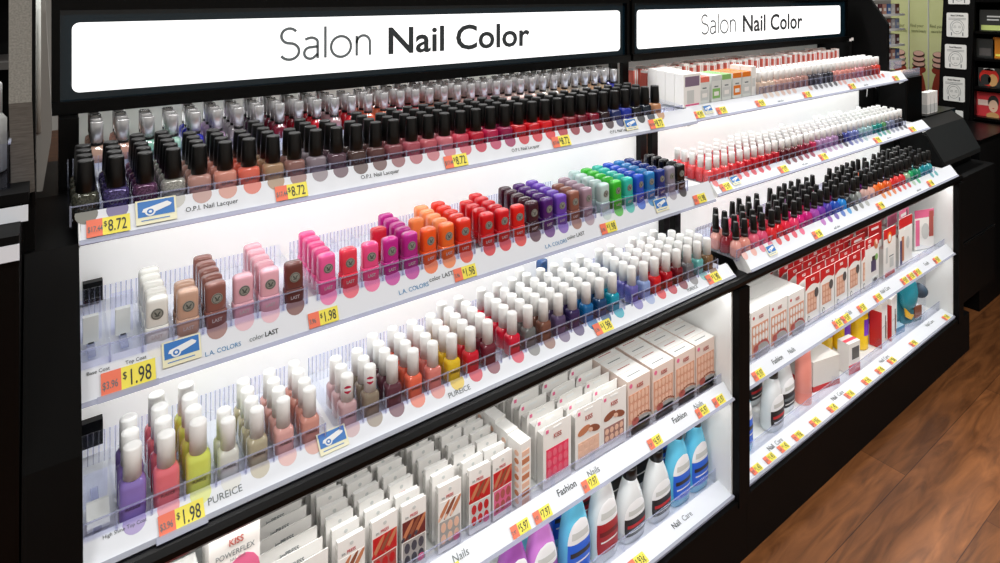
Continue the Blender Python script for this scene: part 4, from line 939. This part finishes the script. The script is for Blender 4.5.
# ------------------------------------------------------------------ neighbouring display at the left
FAB = noisy('grey_fabric', '#77766f', '#8f8d86', (500, 500, 500), .9); FAB2 = noisy('grey_fabric_dark', '#4b4640', '#5c5751', (60, 60, 500), .9); ALU = mat('brushed_grey', '#84827d', .5, .1)
t = thing('end_display', 'grey fabric faced end panel of the neighbouring display at far left', 'display', (-.03, .9, 0))
G = lambda mb, n: mb.obj(n, t, (.03, -.9, CAMZ))
G(MB().box(-.0362, -.0152, .90, .905, -.125, -.004, FAB), 'upper_facing'); G(MB().prism_y([(-.0362,-.125),(-.0335,-.2335),(-.0122,-.2290),(-.0150,-.125)][::-1], .90, .905, FAB2), 'lower_facing')
G(MB().box(-.0365, -.0125, .906, .93, -.60, -.002, BLACKM), 'core')
G(MB().box(-.0148, -.0118, .902, .915, -.245, -.004, BLACK), 'black_edge')
G(MB().prism_y([(-.012,-.004),(-.0115,-.243),(-.0055,-.243),(.003,-.182),(.0042,-.165),(-.0030,-.004)], .95, 1.05, ALU), 'side_trim')
G(MB().lathe([(.0026,.0026,-.17),(.0026,.0026,-.002)], mat('trim_highlight', '#b4b6b0', .5), 14, 2, -.0095, .949), 'highlight_bead')  # pale colour paints the light stripe that rounded shading gives the trim
t = thing('black_counter', 'black stepped counter of the neighbouring display at lower left', 'counter', (-.3, .8, 0))
G = lambda mb, n: mb.obj(n, t, (.3, -.8, CAMZ))
G(MB().box(-.9, -.024, .805, 1.25, -1.25, -.27, BLACK), 'body'); G(MB().box(-.9, -.024, .800, 1.25, -.27, -.246, BLACKM), 'ledge')
G(MB().box(-.9, -.0245, .855, 1.25, -.246, -.228, BLACK), 'upper_step'); G(MB().box(-.9, -.0170, .850, 1.25, -.2275, -.216, BLACKM), 'upper_ledge')
for i, (x0, x1, y, z0, z1) in enumerate(((-.30, -.0175, .8485, -.247, -.2295), (-.30, -.0235, .7985, -.271, -.2545))):
    t = thing('shelf_label', f'blank white paper strip on the {["upper","lower"][i]} ledge of the left black counter', 'label strip', W(x0, y, z0)); link('paper', MB().box(0, x1-x0, 0, .0012, 0, z1-z0, STRIP).mesh('paper'), t)
t = thing('clear_product_tray', 'clear tray of pale products on the left counter', 'tray', W(-.038, .875, -.2155))
link('tray_walls', MB().box(-.25, .004, 0, .0015, 0, .05, ACRF).box(.0025, .004, 0, .2, 0, .05, ACRF).box(.0020, .0045, 0, .2, .049, .051, ACRE).box(-.25, .004, 0, .2, 0, .002, ACR).mesh('tray_walls'), t)
for i, (x, y, h, c) in enumerate(((-.058, .96, .105, '#dadcd9'), (-.085, .91, .09, '#c8cccc'), (-.10, .99, .11, '#d4cfc6'))):
    t = thing('pale_jar', f'pale lidded bottle, {nth(i+1)} in the clear tray on the left counter', 'bottle', W(x, y, -.2130))
    MB().lathe([(.016,.016,0),(.018,.018,.002),(.018,.018,h*.6),(.012,.012,h*.68)], mat('jar_'+c, c, .3), 18).obj('bottle', t); MB().lathe([(.0135,.0135,h*.68),(.0135,.0135,h),(.012,.012,h+.002)], WHITE, 18).obj('lid', t)
# shelving with mixed goods far behind at the left
t = thing('stock_shelving', 'dark store shelving with mixed goods seen far behind at the left', 'shelving', (-1.6, 2.2, 0))
mb = MB().box(-1.6, -.02, .30, .32, 0, 1.75, BLACKM)
for z in (.5, .8, 1.06, 1.30, 1.55): mb.box(-1.6, -.02, 0, .30, z-.02, z, mat('shelf_dark', '#3a3836', .5))
mb.obj('frame', t, (1.6, 0, 0))
pal = ['#7a2c20','#4a2c26','#2a1c18','#7a4a2a','#3a4a54','#5a1c24','#6a5a50','#1c241c','#5e5420','#7a3a2a','#14181e']
n = 0
for z, hs in ((1.06, .17), (1.30, .18), (.8, .18), (1.55, .16)):
    for i in range(11):
        x = -1.4+.137*i; h = hs*R.uniform(.6, 1); n += 1
        o = thing('stock_carton', f'{hexname(pal[n % 11])} carton, {nth(i+1)} from left, {["third","fourth","second","top"][(1.06,1.30,.8,1.55).index(z)]} tier of far left shelving', 'carton', (-1.6+x+1.42, 2.24, z+.001), 0, 'cartons on the far shelving')
        link('box', MB().box(-.05, .05, -.02, .16, 0, h, mat('stock_'+pal[n % 11], pal[n % 11], .5)).box(-.04, .04, -.0205, -.02, h*.3, h*.6, mat('stock_'+pal[(n*3+1) % 11], pal[(n*3+1) % 11], .5)).mesh('box'), o)

# ------------------------------------------------------------------ beyond the end cabinet
for i in range(3):
    for j in range(2):
        x = 2.70+.036*i+.0; y = .955+.06*j
        o = thing('white_tube_box', f'small white box with grey base, {nth(i+1)} from left, {["front","back"][j]} row, end cabinet', 'box', W(x, y, -.4545), .05, 'white boxes on the end cabinet')
        link('box', MB().box(-.015, .015, -.012, .014, 0, .080, CARD).mesh('box'), o); link('band', MB().box(-.0153, .0153, -.0123, .0143, .004, .034, GREYP).mesh('band'), o)
t = thing('clear_end_tray', 'clear acrylic tray on the black tower of the end cabinet', 'tray', W(2.60, .96, -.304))
link('tray_walls', MB().box(-.09, .06, 0, .2, 0, .008, BLACK).box(-.09, .06, -.002, 0, 0, .026, ACRE).box(-.09, .06, .06, .062, .02, .05, ACRE).box(-.088, .058, .01, .05, .008, .014, mat('tray_card', '#c9a58c', .4)).mesh('tray_walls'), t)
# face mask rack
XR = 3.40
t = thing('mask_rack', 'tall black rack of face masks with instruction panels on its side', 'rack', (XR, 1.0, 0))
K = lambda mb, n: mb.obj(n, t, (-XR, -1.0, 0))
K(MB().prism_x([(1.055,0),(1.180,0),(1.085,2.2),(.965,2.2)], XR, XR+.02, BLACKM), 'side_panel'); K(MB().box(XR+.32, XR+.34, .2, 1.135, 0, 2.2, BLACKM), 'back_panel'); K(MB().box(XR+.02, XR+.34, 1.012, 1.018, 0, 2.2, BLACK), 'divider'); K(MB().box(XR, XR+.02, .2, .935, 0, .545, BLACKM), 'lower_panel')
for z in (.55, .693, .8285, .96, 1.082, 1.225): K(MB().box(XR+.01, XR+.32, .2, 1.010, z-.012, z, BLACK), 'shelf_board')
for i, z in enumerate((1.203, 1.051, .904, .752, .600)):
    p = thing('instruction_card', f'white instruction card with drawn face, {nth(i+1)} from top on mask rack side', 'panel', (XR-.003, 1.079-.0432*(z-.90)-.001, z), -PI/2, 'instruction panels on the rack')
    r = .006; Wp, Hp = .042, .112; P = []
    for cx, cz, st in ((Wp-r, r, -PI/2), (Wp-r, Hp-r, 0), (-Wp+r, Hp-r, PI/2), (-Wp+r, r, PI)):
        for q in range(5): P.append((cx+r*math.cos(st+q*PI/8), cz+r*math.sin(st+q*PI/8)))
    bd = MB().prism_y(P, 0, .003, mat('panel_white', '#dfe0dc', .5)).obj('board', p)
    q = MB(); 
    def ring(cx, cz, rx, rz, w, a0=0, a1=360, n=22):
        for i_ in range(n):
            b0, b1 = [math.radians(a0+(a1-a0)*u_/n) for u_ in (i_, i_+1)]
            q.add([(cx+rx*math.cos(b0), -.0006, cz+rz*math.sin(b0)), (cx+rx*math.cos(b1), -.0006, cz+rz*math.sin(b1)), (cx+(rx+w)*math.cos(b1), -.0006, cz+(rz+w)*math.sin(b1)), (cx+(rx+w)*math.cos(b0), -.0006, cz+(rz+w)*math.sin(b0))], [(0,1,2,3)], INKG)
    ring(0, .042, .020, .027, .0016); ring(0, .046, .026, .032, .0016, -30, 210)
    for sx in (-1, 1): ring(sx*.009, .044, .004, .0015, .0010); q.box(sx*.009-.005, sx*.009+.005, -.0007, 0, .050, .0512, INK)
    q.box(-.006, .006, -.0007, 0, .025, .0264, INK).box(-.024, -.020, -.0007, 0, .006, .022, INKG).box(.020, .024, -.0007, 0, .006, .022, INKG)
    q.obj('face_drawing', bd)
    flat_text(bd, ('Sheet Masks', 'Mask Off Masks', 'Facial Massages', 'Facial Charcoal', 'Peel Masks')[i], .0105, INK, (0, -.001, Hp-.016), .02, .75, 'CENTER')
    q = MB()
    for u_ in range(2): q.box(-.034, .034, -.0006, 0, Hp-.026-.006*u_, Hp-.0245-.006*u_, INKG)
    q.obj('small_print', bd)
def pouch(name, label, y, z, w, h, base, deco, rz=-PI/2, wide=False):
    o = thing(name, label, 'face mask', (XR+.05, y, z), rz, None)
    P = [(-w,0),(w,0),(w*1.02,h*.5),(w,h),(-w,h),(-w*1.02,h*.5)]
    MB().prism_y(P, -.004, .006, base).obj('pouch', o)
    q = MB()
    for d in deco:
        if d[0] == 'd': q.disc(d[1]*w, d[2]*h, d[3], d[4], -.0045-d[6]*.0004, d[5], 16)
        else: q.box(d[1]*w, d[2]*w, -.0045-d[6]*.0004, -.004, d[3]*h, d[4]*h, d[5])
    q.obj('printed_front', o)
    return o
LIME = mat('print_lime', '#c3d27e', .45); AQUA = mat('print_aqua', '#2a98b8', .45); BLU = mat('print_face', '#e8c4a8', .5); DK = mat('print_charcoal', '#2a2c2a', .45); PO = mat('pouch_orange', '#c87a1c', .4)
pouch('face_mask_pouch', 'black and lime face mask pouch on the top shelf of the rack', .945, 1.083, .055, .095, DK, (('r',-.9,.9,.03,.27,LIME,0),('r',-.5,.4,.65,.72,GREYP,0),('r',-.5,.3,.5,.56,GREYP,0)))
pouch('face_mask_pouch', 'dark grey face mask pouch on the second shelf', .985, .961, .040, .085, DK, (('r',-.4,.7,.1,.5,mat('print_grey_dark', '#54504e', .5),0),))
pouch('face_mask_pouch', 'orange face mask pouch on the second shelf', .905, .961, .045, .095, PO, (('r',-.8,.6,.1,.2,YELLOW,0),('d',.2,.6,.02,.02,ORG,0)))
for i, y in enumerate((.965, .875)):
    pouch('round_face_mask', f'red topped mask pack with a tan face, {["beside the rack side","second along"][i]}, third shelf', y, .8295, .040, .085, DK, (('d',0,.5,.037,.040,mat('print_scarlet', '#c8281e', .45),0),('d',-.3,.38,.020,.025,DK,1),('d',.35,.36,.018,.028,mat('print_tan', '#c99a62', .45),1),('r',-.5,.5,.86,.97,CARD,0)))
pouch('sheet_mask_pouch', 'red sheet mask pouch with a dark haired face', .965, .694, .046, .110, mat('pouch_red', '#d03a40', .4), (('r',-.9,.0,.45,.68,mat('print_blush', '#efd2c4', .4),0),('d',.35,.62,.020,.030,DK,0),('d',.35,.45,.017,.028,BLU,1),('d',.3,.05,.024,.016,mat('print_tan', '#c99a62', .45),1),('d',.35,.36,.004,.002,PRED,2)))
pouch('sheet_mask_pouch', 'blue sheet mask pouch beside the red one', .862, .694, .046, .105, AQUA, (('r',-.7,.8,.5,.72,GREYP,0),('r',-.6,.5,.2,.26,CARD,0)))
pouch('round_face_mask', 'white and blue mask pack on the lowest lit shelf', .955, .551, .050, .10, mat('pouch_pale', '#c2d2d8', .4), (('d',.2,.55,.016,.012,PRED,0),('d',-.1,.3,.02,.02,AQUA,0)))
for i, z in enumerate((.490, .415, .335)):
    o = thing('white_edge_label', f'white label low on the mask rack, {nth(i+1)} from top', 'label', (XR-.002, .90, z+.0), -PI/2); MB().box(-.03, .03, 0, .002, 0, .038, CARD).obj('paper', o)
t = thing('low_black_fixture', 'low black fixture standing beyond the end cabinet', 'fixture', (3.2, .9, 0)); MB().box(2.96, 3.38, .86, 1.2, .0, .66, BLACKM).obj('body', t, (-3.2, -.9, 0)); MB().box(2.955, 3.385, .857, 1.2, .66, .675, BLACK).obj('top', t, (-3.2, -.9, 0))
# green banners behind
GB = noisy('banner_green', '#b9c47a', '#d9dcae', (1.5, 3, 2.5), .6, ramp=(.25, .75))
STN = mat('stone_dark', '#3a2420', .4); STR1 = mat('stone_red', '#8c3222', .45); STR2 = mat('stone_blush', '#d8b0a0', .45)
for i in range(3):
    x, y0, w = 4.15, 1.600-.101*i, .098
    o = thing('green_banner', f'tall pale green banner with stacked stones, {nth(i+1)} of three behind the end cabinet', 'banner', (x, y0, .0), -PI/2, 'green banners behind the cabinets')
    MB().box(-w/2, w/2, 0, .012, .2, 2.3, GB).obj('panel', o); MB().box(w/2-.003, w/2+.002, -.004, .014, .2, 2.3, GREYP).obj('edge_strip', o)
    q = MB(); q.disc(0, .60, .040, .20, -.0006, STR1, 24).disc(0, .806, .036, .024, -.0010, STR1, 20)
    for kz, rr in ((.835, .034), (.866, .033), (.897, .030)): q.disc(0, kz, rr, .020, -.0012-.0008*(kz-.8)*40, STN, 20).disc(0, kz+.004, rr*.9, .0145, -.0016-.0008*(kz-.8)*40, STR2, 20)
    q.obj('stone_picture', o)
    OL = mat('ink_olive', '#5c6238', .6)
    flat_text(o, 'Find your', .026, OL, (-.01, -.002, 1.055), 0, .7, 'CENTER'); flat_text(o, 'natural beauty', .024, OL, (0, -.002, 1.025), 0, .55, 'CENTER')
t = thing('white_goods_shelf', 'white shelf of small cosmetics behind the sign wing', 'shelving', (3.4, 1.36, 0))
mb = MB().box(3.20, 3.56, 1.54, 1.56, .0, 1.5, WALL)
for z in (.92, .995, 1.075, 1.15, 1.23): mb.box(3.20, 3.56, 1.35, 1.54, z-.010, z, WHITE)
mb.obj('shelves', t, (-3.4, -1.36, 0))
gp = ['#7a4034','#d8d4d0','#4a6aa0','#b8b4b8','#5a2430','#e0dcd8','#8a98b8','#c09080']
for k_, z in enumerate((.92, .995, 1.075, 1.15, 1.23)):
    for i in range(7):
        c = gp[(i*3+k_*2) % 8]
        o = thing('cosmetic_box', f'tiny {hexname(c)} box, {nth(i+1)} from left, {["lowest","second","third","fourth","top"][k_]} white shelf behind wing', 'box', (3.228+.05*i, 1.37, z), 0, 'cosmetic boxes behind the wing')
        link('box', MB().box(-.019, .019, 0, .04, 0, .050, mat('goods_'+c, c, .5)).mesh('box'), o); link('front_label', MB().box(-.012, .012, -.0006, 0, .015, .03, CARD).mesh('front_label'), o)
# ------------------------------------------------------------------ drop the pattern bottles
for r in PROTO.values():
    for ch in list(r.children): bpy.data.objects.remove(ch)
    bpy.data.objects.remove(r)
scene.view_settings.view_transform = 'Standard'; scene.view_settings.look = 'None'; scene.view_settings.gamma = 1; scene.view_settings.use_curve_mapping = False
scene.view_settings.exposure = .0
scene.cycles.use_denoising = True; scene.cycles.transparent_max_bounces = 40; scene.cycles.max_bounces = 8
